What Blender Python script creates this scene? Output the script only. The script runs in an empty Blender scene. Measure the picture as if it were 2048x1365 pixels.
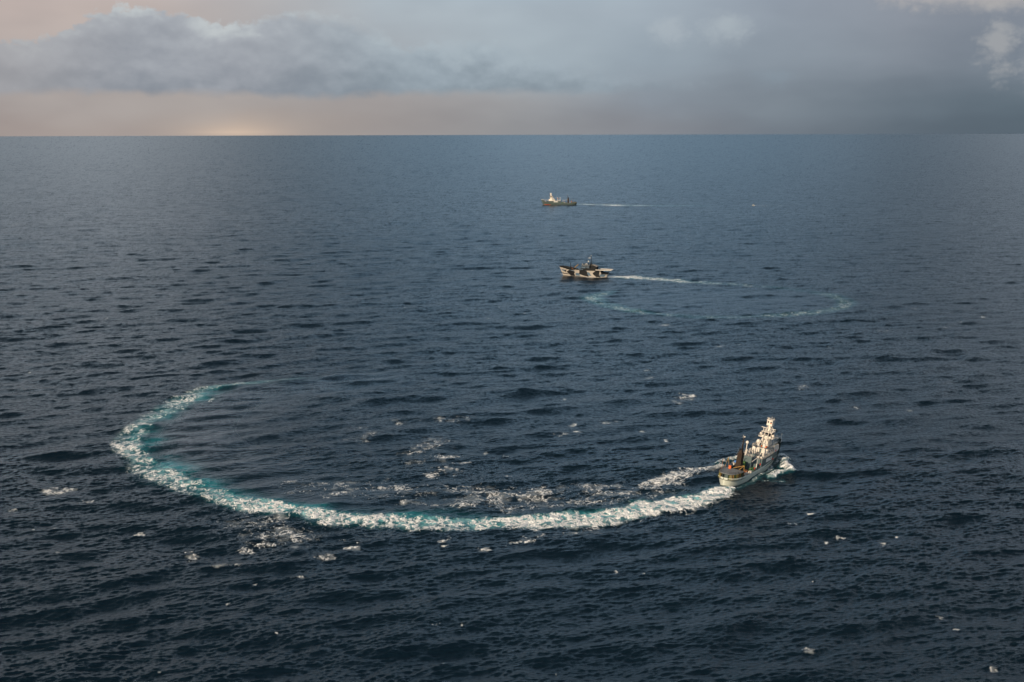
import bpy, math, random
import numpy as np
from mathutils import Matrix, Vector, Euler

R = math.radians
random.seed(7)
C = bpy.context.scene.collection
scene = bpy.context.scene

# ------------------------------------------------------------------ camera
CAM_H = 140.0
LENS = 50.0
PITCH = 8.38          # degrees below the horizontal
ROLL = -0.14
cd = bpy.data.cameras.new('camera')
cam = bpy.data.objects.new('camera', cd)
C.objects.link(cam)
cd.lens = LENS
cd.sensor_width = 36.0
cd.clip_start = 1.0
cd.clip_end = 120000.0
cam.matrix_world = (Matrix.Translation((0, 0, CAM_H)) @ Euler((R(90 - PITCH), 0, 0)).to_matrix().to_4x4()
                    @ Matrix.Rotation(R(ROLL), 4, 'Z'))
scene.camera = cam
FPX = LENS / 36.0 * 2048.0

def ground(px, py):
    """point of the sea that the photograph shows at (px, py)"""
    d = cam.matrix_world.to_3x3() @ Vector(((px - 1024) / FPX, -(py - 682.5) / FPX, -1.0))
    t = -CAM_H / d.z
    return (d.x * t, d.y * t)

scene.view_settings.view_transform = 'Standard'
scene.view_settings.look = 'None'
scene.view_settings.gamma = 1.0
scene.view_settings.exposure = 0.0

scene.cycles.use_adaptive_sampling = True
scene.cycles.adaptive_threshold = 0.01
scene.cycles.use_denoising = True
scene.cycles.denoising_prefilter = 'ACCURATE'
scene.cycles.sample_clamp_direct = 3.0
scene.cycles.sample_clamp_indirect = 3.0
scene.cycles.max_bounces = 5
scene.cycles.time_limit = 900

SUN_EL = 20.0
SUN_DIR = Vector((-0.56, -0.83, 0)).normalized() * math.cos(R(SUN_EL)) + Vector((0, 0, math.sin(R(SUN_EL))))

def lin(r, g, b):
    f = lambda c: (c / 255 / 12.92) if c / 255 <= 0.04045 else ((c / 255 + 0.055) / 1.055) ** 2.4
    return (f(r), f(g), f(b), 1.0)

# ------------------------------------------------------------------ node helper
class NT:
    def __init__(self, tree):
        self.t = tree
        self.n = tree.nodes
        self.l = tree.links
    def new(self, kind, **kw):
        n = self.n.new(kind)
        for k, v in kw.items():
            setattr(n, k, v)
        return n
    def put(self, sock, v):
        if hasattr(v, 'is_output'):
            self.l.new(v, sock)
        elif isinstance(v, (tuple, list)) and sock.type == 'RGBA' and len(v) == 3:
            sock.default_value = (*v, 1)
        else:
            sock.default_value = v
    def m(self, op, a, b=0.0, c=None, clamp=False):
        n = self.new('ShaderNodeMath', operation=op, use_clamp=clamp)
        self.put(n.inputs[0], a)
        self.put(n.inputs[1], b)
        if c is not None:
            self.put(n.inputs[2], c)
        return n.outputs[0]
    def add(self, a, b): return self.m('ADD', a, b)
    def sub(self, a, b): return self.m('SUBTRACT', a, b)
    def mul(self, a, b): return self.m('MULTIPLY', a, b)
    def ss(self, x, lo, hi):
        n = self.new('ShaderNodeMapRange', interpolation_type='SMOOTHSTEP')
        self.put(n.inputs['Value'], x)
        self.put(n.inputs['From Min'], lo)
        self.put(n.inputs['From Max'], hi)
        n.inputs['To Min'].default_value = 0
        n.inputs['To Max'].default_value = 1
        return n.outputs[0]
    def rng(self, x, a, b, c, d):
        n = self.new('ShaderNodeMapRange')
        self.put(n.inputs['Value'], x)
        for k, v in zip(('From Min', 'From Max', 'To Min', 'To Max'), (a, b, c, d)):
            self.put(n.inputs[k], v)
        return n.outputs[0]
    def xyz(self, x, y, z=0.0):
        n = self.new('ShaderNodeCombineXYZ')
        self.put(n.inputs[0], x); self.put(n.inputs[1], y); self.put(n.inputs[2], z)
        return n.outputs[0]
    def noise(self, vec, scale, detail=4.0, rough=0.5, dist=0.0, col=False):
        n = self.new('ShaderNodeTexNoise')
        self.put(n.inputs['Vector'], vec)
        n.inputs['Scale'].default_value = scale
        n.inputs['Detail'].default_value = detail
        n.inputs['Roughness'].default_value = rough
        n.inputs['Distortion'].default_value = dist
        return n.outputs['Color' if col else 'Fac']
    def mix(self, f, a, b):
        n = self.new('ShaderNodeMix', data_type='RGBA')
        self.put(n.inputs[0], f)
        self.put(n.inputs[6], a); self.put(n.inputs[7], b)
        return n.outputs[2]
    def blend(self, op, f, a, b):
        n = self.new('ShaderNodeMix', data_type='RGBA', blend_type=op)
        self.put(n.inputs[0], f)
        self.put(n.inputs[6], a); self.put(n.inputs[7], b)
        return n.outputs[2]
    def ramp(self, x, lo, hi, stops, interp='LINEAR'):
        """stops: (value in lo..hi, colour or number)"""
        n = self.new('ShaderNodeValToRGB')
        self.put(n.inputs[0], self.rng(x, lo, hi, 0.0, 1.0))
        cr = n.color_ramp
        cr.interpolation = interp
        num = not isinstance(stops[0][1], (tuple, list))
        while len(cr.elements) < len(stops):
            cr.elements.new(0.5)
        for e, (p, c) in zip(cr.elements, stops):
            e.position = (p - lo) / (hi - lo)
            e.color = (c, c, c, 1) if num else c
        return n.outputs[0]

# ------------------------------------------------------------------ world: evening sky with a cloud bank
world = bpy.data.worlds.new('World')
scene.world = world
world.use_nodes = True
world.node_tree.nodes.clear()
W = NT(world.node_tree)
tc = W.new('ShaderNodeTexCoord')
sp = W.new('ShaderNodeSeparateXYZ')
W.l.new(tc.outputs['Generated'], sp.inputs[0])
dx, dy, dz = sp.outputs
az = W.mul(W.m('ARCTAN2', dx, dy), 180 / math.pi)
el = W.mul(W.m('ARCSINE', dz), 180 / math.pi)
A = lambda px: (px - 1024) / 51.0                       # azimuth, degrees
E = lambda py: (271 - py) / 49.6                        # elevation, degrees

P2 = W.xyz(az, W.mul(el, 1.5), 0.0)
P3 = W.xyz(az, W.mul(el, 2.2), 7.3)
puff = W.sub(W.noise(P2, 0.9, 7.0, 0.56, 0.3), 0.5)
bl = W.noise(W.xyz(az, W.mul(el, 1.25), 2.0), 1.35, 2.0, 0.5, 0.2)
bl2 = W.noise(W.xyz(az, W.mul(el, 1.25), 9.0), 3.1, 3.0, 0.55, 0.2)
billow = W.sub(W.add(W.m('ABSOLUTE', W.mul(W.sub(bl, 0.5), 2.6)), W.mul(W.m('ABSOLUTE', W.mul(W.sub(bl2, 0.5), 2.4)), 0.45)), 0.42)
puff_big = W.sub(W.noise(P3, 0.28, 4.0, 0.5, 0.4), 0.5)
soft = W.sub(W.noise(W.xyz(az, W.mul(el, 2.6), 3.1), 0.16, 3.0, 0.5), 0.5)

def arow(cols):
    return W.ramp(az, -25, 25, [(A(x), lin(*c)) for x, c in cols])
row0 = arow([(0, (160, 149, 145)), (260, (162, 152, 148)), (480, (172, 160, 152)), (760, (159, 153, 151)), (1030, (145, 146, 149)), (1300, (134, 138, 145)), (1550, (112, 121, 131)), (1800, (95, 107, 118)), (2048, (86, 99, 110))])
row1 = arow([(0, (167, 159, 156)), (400, (167, 160, 157)), (760, (160, 155, 154)), (1030, (154, 155, 158)), (1300, (138, 147, 157)), (1550, (122, 132, 142)), (1800, (104, 116, 127)), (2048, (93, 107, 118))])
row2 = arow([(0, (176, 166, 162)), (400, (176, 170, 168)), (760, (164, 170, 176)), (1030, (160, 172, 181)), (1300, (148, 161, 172)), (1550, (140, 151, 162)), (1800, (131, 140, 151)), (2048, (122, 132, 144))])
row3 = arow([(0, (188, 174, 169)), (300, (188, 176, 171)), (520, (178, 176, 177)), (760, (170, 180, 188)), (1030, (170, 182, 191)), (1300, (160, 172, 183)), (1550, (148, 158, 170)), (1800, (142, 149, 160)), (2048, (138, 145, 156))])
elw = W.add(el, W.mul(soft, 1.6))
base = W.mix(W.ss(elw, 0.1, 1.2), row0, row1)
base = W.mix(W.ss(elw, 1.0, 3.0), base, row2)
base = W.mix(W.ss(elw, 2.6, 5.2), base, row3)
base = W.blend('MULTIPLY', 1.0, base, W.mix(W.ss(soft, -0.3, 0.3), (0.93, 0.93, 0.94), (1.07, 1.07, 1.06)))

# the long cloud bank: an uneven top, a flatter base
top = W.ramp(az, -25, 25, [(A(x), E(y) / 6) for x, y in [(-200, 70), (0, 84), (110, 80), (160, 60), (205, 30), (290, 18), (370, 26), (450, 50), (510, 40), (580, 18), (690, 24), (760, 50), (800, 84), (860, 78), (960, 70), (1040, 84), (1130, 104), (1250, 132), (1400, 160), (1550, 180), (1750, 200)]])
bot = W.ramp(az, -25, 25, [(A(x), E(y) / 6) for x, y in [(-200, 205), (0, 205), (150, 198), (350, 200), (480, 200), (560, 206), (670, 208), (760, 200), (930, 198), (1040, 196), (1180, 200), (1320, 192), (1500, 190)]])
top = W.mul(top, 6.0)
bot = W.mul(bot, 6.0)
tt = W.sub(W.add(W.sub(top, 0.22), W.add(W.mul(billow, 0.5), W.add(W.mul(puff, 0.25), W.mul(puff_big, 0.4)))), el)
edge_soft = W.ramp(az, -25, 25, [(A(0), 0.26), (A(450), 0.24), (A(560), 0.4), (A(740), 0.9), (A(820), 0.5), (A(1000), 0.55), (A(1150), 0.9), (A(1400), 1.0)])
m_top = W.ss(tt, 0.0, edge_soft)
m_bot = W.ss(W.add(W.sub(el, bot), W.mul(puff, 0.5)), -0.12, 0.3)
m_az = W.ramp(az, -25, 25, [(A(1080), 1.0), (A(1280), 0.85), (A(1480), 0.5), (A(1720), 0.0)])
mask = W.mul(W.mul(m_top, m_bot), m_az)
hgt = W.m('DIVIDE', W.sub(el, bot), W.m('MAXIMUM', W.sub(top, bot), 0.4))
def lob(dz_):
    return W.noise(W.xyz(az, W.mul(W.add(el, dz_), 1.35), 4.0), 0.62, 3.0, 0.42, 0.0)
lobes = W.sub(lob(0.0), lob(0.32))                      # upper sides of the billows catch the light
hgt = W.add(hgt, W.mul(lobes, 1.3))
hgt = W.add(hgt, W.add(W.mul(puff_big, 1.5), W.add(W.mul(puff, 0.25), W.mul(billow, 0.13))))
bankL = W.ramp(hgt, -0.3, 1.3, [(-0.3, lin(133, 140, 150)), (0.05, lin(143, 149, 158)), (0.35, lin(155, 160, 168)), (0.7, lin(167, 172, 179)), (1.0, lin(188, 194, 197)), (1.3, lin(196, 201, 203))])
bankR = W.ramp(hgt, -0.3, 1.3, [(-0.3, lin(130, 143, 154)), (0.05, lin(141, 154, 164)), (0.35, lin(152, 165, 175)), (0.7, lin(163, 176, 185)), (1.1, lin(173, 186, 194))])
bank = W.mix(W.ss(az, A(450), A(900)), bankL, bankR)
bank = W.mix(W.mul(W.ss(az, A(350), A(-50)), 0.55), bank, lin(168, 164, 164))
col = W.mix(mask, base, bank)

# small lighter puffs further right
def blob(x, y, rx, ry, colr, strength, rag=0.9, s0=0.0, s1=0.9):
    u = W.m('DIVIDE', W.sub(az, A(x)), rx / 51.0)
    v = W.m('DIVIDE', W.sub(el, E(y)), ry / 49.6)
    v = W.mul(v, W.rng(W.m('SIGN', v), -1, 1, 0.55, 1.0))
    d = W.sub(1.0, W.m('SQRT', W.add(W.mul(u, u), W.mul(v, v))))
    d = W.add(d, W.add(W.mul(puff, rag * 0.7), W.mul(billow, rag * 0.45)))
    return W.mix(W.mul(W.ss(d, s0, s1), strength), col, lin(*colr))
col = blob(1340, 72, 62, 30, (176, 186, 193), 0.55)
col = blob(1455, 68, 80, 32, (177, 187, 193), 0.55)
col = blob(905, 108, 75, 34, (173, 185, 193), 0.5)
col = blob(1010, 122, 70, 34, (168, 181, 190), 0.5)
col = blob(1110, 128, 90, 34, (160, 173, 183), 0.45)
col = blob(1240, 160, 80, 26, (148, 161, 172), 0.45)
col = blob(1550, 165, 70, 22, (136, 150, 162), 0.5)
col = blob(1950, 20, 250, 26, (184, 180, 177), 0.75, 0.8, 0.0, 0.9)
col = blob(1800, 10, 90, 26, (182, 178, 176), 0.6, 0.8)
col = blob(1972, 100, 52, 62, (168, 170, 172), 0.7, 1.4)
col = blob(2040, 110, 50, 70, (154, 159, 165), 0.5, 1.3)
# the gap under the bank where the set light comes through
gx = W.m('DIVIDE', W.sub(az, A(470)), 1.7)
gy = W.m('DIVIDE', el, 0.33)
glow = W.m('EXPONENT', W.mul(-1.0, W.add(W.mul(gx, gx), W.m('ABSOLUTE', gy))))
col = W.blend('ADD', W.mul(glow, 0.36), col, (0.58, 0.38, 0.21))

# the rest of the vault: heavy cloud, darker overhead, with breaks of blue
d3 = W.noise(tc.outputs['Generated'], 3.2, 6.0, 0.55, 0.5)
vault = W.mix(W.ss(d3, 0.36, 0.66), lin(70, 90, 108), lin(124, 138, 152))
vault = W.mix(W.mul(W.ss(W.noise(tc.outputs['Generated'], 1.7, 3.0, 0.5), 0.45, 0.65), 0.15), vault, lin(146, 130, 122))
vault = W.blend('MULTIPLY', 1.0, W.blend('MULTIPLY', 1.0, vault, (6.1, 6.4, 6.5)), W.ramp(el, 0, 90, [(5.0, (0.60, 0.64, 0.66, 1)), (7.5, (1.25, 1.40, 1.46, 1)), (9.5, (1.12, 1.27, 1.35, 1)), (11.5, (0.52, 0.62, 0.67, 1)), (14, (0.24, 0.31, 0.35, 1)), (18, (0.090, 0.128, 0.150, 1)), (24, (0.040, 0.064, 0.080, 1)), (33, (0.022, 0.038, 0.050, 1)), (90, (0.020, 0.038, 0.052, 1))]))  # bright low band, out of view, added to lighten the sea's reflections
sky = W.new('ShaderNodeTexSky', sky_type='NISHITA')
sky.sun_disc = False
sky.sun_elevation = R(SUN_EL)
sky.sun_rotation = math.atan2(SUN_DIR.x, SUN_DIR.y)
sky.air_density = 1.2
nish = W.blend('MULTIPLY', 1.0, sky.outputs[0], (0.06, 0.06, 0.06))
vault = W.mix(W.mul(W.ss(d3, 0.62, 0.42), 0.35), vault, nish)
vault = W.mix(W.mul(W.ss(az, 6.0, 19.0), W.ss(az, 80.0, 50.0)), vault, W.blend('MULTIPLY', 1.0, vault, (0.72, 0.70, 0.70)))
# clear warm sky round the sun, behind the camera
dot = W.new('ShaderNodeVectorMath', operation='DOT_PRODUCT')
W.l.new(tc.outputs['Generated'], dot.inputs[0])
dot.inputs[1].default_value = SUN_DIR
vault = W.blend('ADD', W.m('POWER', W.m('MAXIMUM', dot.outputs['Value'], 0.0), 6.0), vault, (0.55, 0.36, 0.20))
warm_az = W.m('MAXIMUM', W.ss(az, -2.0, -14.0), W.mul(W.ss(az, 9.0, 20.0), 0.6))
vault = W.mix(W.mul(W.mul(warm_az, W.ss(W.m('ABSOLUTE', az), 60, 35)), 0.8), vault, W.blend('MULTIPLY', 1.0, vault, (1.10, 0.81, 0.66)))
vault = W.mix(W.mul(W.ss(W.m('ABSOLUTE', az), 75, 120), W.ss(el, 75, 45)), vault, W.mix(W.ss(d3, 0.4, 0.62), lin(150, 172, 198), lin(205, 205, 204)))  # pale unseen sky behind the camera, added as fill on foam and ship sides
front = W.ss(W.m('ABSOLUTE', az), 70.0, 30.0)
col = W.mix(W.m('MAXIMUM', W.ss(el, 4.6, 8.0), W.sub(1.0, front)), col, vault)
bg = W.new('ShaderNodeBackground')
W.put(bg.inputs['Color'], col)
bg.inputs['Strength'].default_value = 1.0
wo = W.new('ShaderNodeOutputWorld')
W.l.new(bg.outputs[0], wo.inputs[0])

# ------------------------------------------------------------------ sun
sd = bpy.data.lights.new('sun', 'SUN')
sd.energy = 5.0
sd.angle = R(0.5)
sd.color = (1.0, 0.81, 0.58)
so = bpy.data.objects.new('sun', sd)
C.objects.link(so)
so.rotation_euler = SUN_DIR.to_track_quat('Z', 'Y').to_euler()
so.location = (0, 0, 500)

# ------------------------------------------------------------------ tags and mesh helpers
def tag(o, label=None, cat=None, group=None, kind=None):
    if label: o['label'] = label
    if cat: o['category'] = cat
    if group: o['group'] = group
    if kind: o['kind'] = kind
    return o

def thing(name, label, cat, group=None):
    o = bpy.data.objects.new(name, None)
    o.empty_display_size = 1.0
    C.objects.link(o)
    return tag(o, label, cat, group)

class MB:
    def __init__(self):
        self.v, self.f, self.mi = [], [], []
        self.m = 0
        self.starts = []
    def add(self, vs, fs):
        k = len(self.v)
        self.starts.append((k, len(self.f)))
        self.v += [tuple(p) for p in vs]
        self.f += [tuple(k + i for i in f) for f in fs]
        self.mi += [self.m] * len(fs)
        return self
    def box(self, x0, x1, y0, y1, z0, z1, tx=0.0, ty=0.0):
        vs = [(x0, y0, z0), (x1, y0, z0), (x1, y1, z0), (x0, y1, z0),
              (x0 + tx, y0 + ty, z1), (x1 - tx, y0 + ty, z1), (x1 - tx, y1 - ty, z1), (x0 + tx, y1 - ty, z1)]
        return self.add(vs, [(3, 2, 1, 0), (4, 5, 6, 7), (0, 1, 5, 4), (1, 2, 6, 5), (2, 3, 7, 6), (3, 0, 4, 7)])
    def cyl(self, p, q, r0, r1=None, n=8):
        r1 = r0 if r1 is None else r1
        p, q = Vector(p), Vector(q)
        d = (q - p).normalized()
        u = d.orthogonal().normalized()
        w = d.cross(u)
        vs = []
        for c, r in ((p, r0), (q, r1)):
            for i in range(n):
                a = 2 * math.pi * i / n
                vs.append(c + u * (r * math.cos(a)) + w * (r * math.sin(a)))
        fs = [(i, (i + 1) % n, n + (i + 1) % n, n + i) for i in range(n)]
        fs += [tuple(range(n - 1, -1, -1)), tuple(range(n, 2 * n))]
        return self.add(vs, fs)
    def ball(self, c, r, n=10, sz=1.0):
        vs, fs = [(c[0], c[1], c[2] - r * sz)], []
        k = n // 2
        for j in range(1, k):
            t = -math.pi / 2 + math.pi * j / k
            for i in range(n):
                a = 2 * math.pi * i / n
                vs.append((c[0] + r * math.cos(t) * math.cos(a), c[1] + r * math.cos(t) * math.sin(a), c[2] + r * sz * math.sin(t)))
        vs.append((c[0], c[1], c[2] + r * sz))
        for i in range(n):
            fs.append((0, 1 + (i + 1) % n, 1 + i))
            for j in range(k - 2):
                b = 1 + j * n
                fs.append((b + i, b + (i + 1) % n, b + n + (i + 1) % n, b + n + i))
            b = 1 + (k - 2) * n
            fs.append((b + i, b + (i + 1) % n, len(vs) - 1))
        return self.add(vs, fs)
    def torus(self, c, axis, r, t, n=12, k=6):
        axis = Vector(axis).normalized()
        u = axis.orthogonal().normalized(); w = axis.cross(u); c = Vector(c)
        vs, fs = [], []
        for i in range(n):
            a = 2 * math.pi * i / n
            rd = u * math.cos(a) + w * math.sin(a)
            for j in range(k):
                b = 2 * math.pi * j / k
                vs.append(c + rd * (r + t * math.cos(b)) + axis * (t * math.sin(b)))
        for i in range(n):
            for j in range(k):
                fs.append((i * k + j, ((i + 1) % n) * k + j, ((i + 1) % n) * k + (j + 1) % k, i * k + (j + 1) % k))
        return self.add(vs, fs)
    def prism(self, poly, z0, z1, inset=0.0):
        """poly in x, y; counter-clockwise; z may be functions of x"""
        n = len(poly)
        f0 = z0 if callable(z0) else (lambda x: z0)
        f1 = z1 if callable(z1) else (lambda x: z1)
        vs = [(x, y, f0(x)) for x, y in poly] + [(x, y * (1 - inset), f1(x)) for x, y in poly]
        fs = [(i, (i + 1) % n, n + (i + 1) % n, n + i) for i in range(n)]
        fs += [tuple(range(n - 1, -1, -1)), tuple(range(n, 2 * n))]
        return self.add(vs, fs)
    def sideprism(self, poly, y0, y1):
        """poly in x, z"""
        n = len(poly)
        vs = [(x, y0, z) for x, z in poly] + [(x, y1, z) for x, z in poly]
        fs = [(i, (i + 1) % n, n + (i + 1) % n, n + i) for i in range(n)]
        fs += [tuple(range(n - 1, -1, -1)), tuple(range(n, 2 * n))]
        return self.add(vs, fs)
    def rail(self, pts, h=1.0, r=0.045, step=1.6):
        for a, b in zip(pts[:-1], pts[1:]):
            a, b = Vector(a), Vector(b)
            n = max(1, int((b - a).length / step))
            for i in range(n + 1):
                p = a.lerp(b, i / n)
                self.cyl(p, p + Vector((0, 0, h)), r, n=4)
            for t in (0.5, 1.0):
                self.cyl(a + Vector((0, 0, h * t)), b + Vector((0, 0, h * t)), r, n=4)
        return self
    def build_each(self, name, mats, parent=None, smooth=False):
        out = []
        cuts = self.starts + [(len(self.v), len(self.f))]
        for (v0, f0), (v1, f1) in zip(cuts[:-1], cuts[1:]):
            p = MB()
            p.add(self.v[v0:v1], [tuple(i - v0 for i in f) for f in self.f[f0:f1]])
            out.append(p.build(name, mats, parent, smooth))
        return out
    def build(self, name, mats, parent=None, smooth=False):
        me = bpy.data.meshes.new(name)
        me.from_pydata(self.v, [], self.f)
        if not isinstance(mats, (list, tuple)):
            mats = [mats]
        for m in mats:
            me.materials.append(m)
        me.polygons.foreach_set('material_index', self.mi)
        if smooth:
            me.polygons.foreach_set('use_smooth', [True] * len(self.f))
        me.update()
        o = bpy.data.objects.new(name, me)
        C.objects.link(o)
        if parent is not None:
            o.parent = parent
        return o

# ------------------------------------------------------------------ sea: a wind sea of several wave bands on a fan of rings
WIND = math.atan2(-0.90, 0.44)
KP = 2 * math.pi / 42.0
SIG = 0.40
AMP = SIG ** 2 * 2 * KP ** 2

def band(L, N, l0, l1, rot, seed, gain=1.0):
    """tile of height, slopes and choppy offsets for wavelengths l0..l1, in a frame turned by rot"""
    rg = np.random.default_rng(seed)
    k1 = 2 * np.pi * np.fft.fftfreq(N, L / N)
    kx, ky = np.meshgrid(k1, k1, indexing='ij')
    k = np.hypot(kx, ky); k[0, 0] = 1e-9
    th = np.arctan2(ky, kx) - (WIND - rot)
    S = np.exp(-(KP / k) ** 2) / k ** 4 * (0.07 + np.abs(np.cos(th)) ** 5) * ((k >= 2 * np.pi / l1) & (k < 2 * np.pi / l0))
    h = np.fft.fft2(rg.standard_normal((N, N))) * np.sqrt(S)
    z = np.fft.ifft2(h).real
    kk = np.geomspace(2 * np.pi / l1, 2 * np.pi / l0, 400)
    y = np.exp(-(KP / kk) ** 2) * kk ** -3
    var = AMP * np.sum(0.5 * (y[1:] + y[:-1]) * np.diff(kk))
    h *= gain * math.sqrt(var) / z.std()
    f = lambda a: np.fft.ifft2(a).real.astype(np.float32)
    return dict(L=L, N=N, rot=rot, l0=l0, l1=l1, h=f(h), sx=f(1j * kx * h), sy=f(1j * ky * h),
                dx=f(1j * kx / k * h), dy=f(1j * ky / k * h), var=var,
                slope=float(f(1j * kx * h).var() + f(1j * ky * h).var()))

def sample(b, keys, x, y):
    c, s = math.cos(b['rot']), math.sin(b['rot'])
    u = (c * x + s * y) / b['L'] * b['N']
    v = (-s * x + c * y) / b['L'] * b['N']
    i = np.floor(u).astype(np.int64); j = np.floor(v).astype(np.int64)
    fu = (u - i).astype(np.float32); fv = (v - j).astype(np.float32)
    i %= b['N']; j %= b['N']
    i1 = (i + 1) % b['N']; j1 = (j + 1) % b['N']
    out = []
    for kx in keys:
        t = b[kx]
        out.append((t[i, j] * (1 - fu) + t[i1, j] * fu) * (1 - fv) + (t[i, j1] * (1 - fu) + t[i1, j1] * fu) * fv)
    return out, c, s

BANDS = [band(1900, 1024, 40, 320, 0.15, 1), band(640, 1024, 11, 40, -0.4, 2, 1.0),
         band(290, 1024, 4.2, 11, 0.7, 3, 0.82), band(128, 1024, 1.0, 4.2, -0.9, 4, 1.72)]

# rings: equal steps of the angle below the horizon as seen from the helicopter
px = 1.0 / (LENS / 36.0 * 1024.0)
dep = np.concatenate([np.arange(R(24.0), R(3.0), -0.52 * px), np.arange(R(3.0), R(0.7), -0.42 * px), np.arange(R(0.7), R(0.17), -0.5 * px)])
rad = CAM_H / np.tan(dep)
rad = np.concatenate([[2, 20, 60, 120, 180, 230, 270, 300], rad[rad > 305], [52000, 60000]])
ang_in = np.arange(R(-26), R(26), px / 1.25)
ang = np.concatenate([np.linspace(R(-180), R(-40), 60), np.linspace(R(-38), R(-26), 60)[:-1], ang_in, np.linspace(R(26), R(38), 60), np.linspace(R(40), R(180), 60)])
NR, NA = len(rad), len(ang)
drad = np.gradient(rad)
RR, AA = np.meshgrid(rad, ang, indexing='ij')
GX = (RR * np.sin(AA)).astype(np.float64)
GY = (RR * np.cos(AA)).astype(np.float64)
spacing = np.maximum(drad[:, None], RR * np.gradient(ang)[None, :])

def smooth(x, a, b):
    t = np.clip((x - a) / (b - a), 0, 1)
    return t * t * (3 - 2 * t)

# value noise for the numpy side
def vnoise(x, y, scale, seed):
    rg = np.random.default_rng(seed)
    T = rg.random((256, 256)).astype(np.float32)
    out = np.zeros(np.shape(x), np.float32); a = 1.0; tot = 0
    for o in range(4):
        u, v = x * scale * 2 ** o + 17.3 * o, y * scale * 2 ** o + 5.1 * o
        i, j = np.floor(u).astype(np.int64), np.floor(v).astype(np.int64)
        fu, fv = u - i, v - j
        fu = fu * fu * (3 - 2 * fu); fv = fv * fv * (3 - 2 * fv)
        g = lambda p, q: T[p % 256, q % 256]
        out += a * ((g(i, j) * (1 - fu) + g(i + 1, j) * fu) * (1 - fv) + (g(i, j + 1) * (1 - fu) + g(i + 1, j + 1) * fu) * fv)
        tot += a; a *= 0.5
    return out / tot

def spline(pts, n):
    p = np.array(pts, float)
    d = np.concatenate([[0], np.cumsum(np.hypot(*np.diff(p, axis=0).T))])
    p = np.vstack([2 * p[0] - p[1], p, 2 * p[-1] - p[-2]])
    s = np.linspace(0, d[-1], n)
    k = np.clip(np.searchsorted(d, s, 'right') - 1, 0, len(d) - 2)
    t = ((s - d[k]) / (d[k + 1] - d[k]))[:, None]
    a, b, c, e = p[k], p[k + 1], p[k + 2], p[k + 3]
    return 0.5 * (2 * b + (c - a) * t + (2 * a - 5 * b + 4 * c - e) * t ** 2 + (3 * b - a - 3 * c + e) * t ** 3), s

def path_field(pix, reach, n=90):
    """for grid points within reach of the path: indices, distance along (0..1) and signed offset (left of travel +)"""
    P, s = spline([ground(*q) for q in pix], n)
    lo, hi = P.min(0) - reach, P.max(0) + reach
    idx = np.flatnonzero(((GX > lo[0]) & (GX < hi[0]) & (GY > lo[1]) & (GY < hi[1])).ravel())
    x, y = GX.ravel()[idx], GY.ravel()[idx]
    best = np.full(len(idx), 1e9); ss_ = np.zeros(len(idx)); off = np.zeros(len(idx))
    for i in range(n - 1):
        a, b = P[i], P[i + 1]
        d = b - a; L = np.hypot(*d)
        t = ((x - a[0]) * d[0] + (y - a[1]) * d[1]) / L ** 2
        lo_, hi_ = (-0.0 if i == 0 else -0.6), (1.0 if i == n - 2 else 1.6)
        tc_ = np.clip(t, 0, 1)
        qx, qy = x - a[0] - tc_ * d[0], y - a[1] - tc_ * d[1]
        dist = np.hypot(qx, qy)
        w = dist < best
        best[w] = dist[w]
        ss_[w] = (i + tc_[w]) / (n - 1)
        off[w] = np.sign(d[0] * qy[w] - d[1] * qx[w]) * dist[w]
    k = best < reach
    return idx[k], ss_[k], off[k], s[-1], x[k], y[k]

NV = NR * NA
foam = {k: np.zeros(NV, np.float32) for k in ('near', 'camo', 'far', 'boat', 'caps')}
turq = np.zeros(NV, np.float32)
slick = np.zeros(NV, np.float32)
lift = np.zeros(NV, np.float32)
gx, gy = GX.ravel(), GY.ravel()

def lay(key, idx, val):
    foam[key][idx] = np.maximum(foam[key][idx], val.astype(np.float32))

# --- the nearest ship's long curved wake
WAKE_A = [(1452, 978), (1400, 997), (1300, 1018), (1200, 1036), (1100, 1044), (1000, 1048), (900, 1049), (800, 1045), (720, 1042), (650, 1035), (600, 1026), (540, 1018), (480, 1008), (430, 995), (380, 975), (335, 955), (300, 935), (275, 908), (262, 880), (275, 858), (300, 838), (345, 812), (385, 790), (425, 777), (480, 768), (540, 762), (600, 757)]
idx, s, o, L, x, y = path_field(WAKE_A, 75, 140)
wob = (vnoise(x, y, 1 / 22.0, 11) - 0.5) * 9 + (vnoise(x, y, 1 / 7.0, 12) - 0.5) * 5
half = np.interp(s, [0, 0.03, 0.12, 0.35, 0.5, 0.65, 0.8, 0.92, 1.0], [4.5, 8, 10, 9.5, 9.5, 9.0, 8.5, 7.5, 6])
half = half * (0.70 + 0.85 * vnoise(x, y, 1 / 26.0, 17))
q = np.abs(o + wob) / half
dens = np.interp(s, [0, 0.1, 0.3, 0.5, 0.68, 0.8, 0.92, 1.0], [1.0, 1.0, 0.88, 0.79, 0.74, 0.69, 0.64, 0.40])
core = dens * (1 - smooth(q, 0.35, 1.25))
core *= 0.58 + 0.8 * vnoise(x, y, 1 / 18.0, 13) + 0.35 * (1 - smooth(s, 0.05, 0.28))
WK = idx
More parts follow.
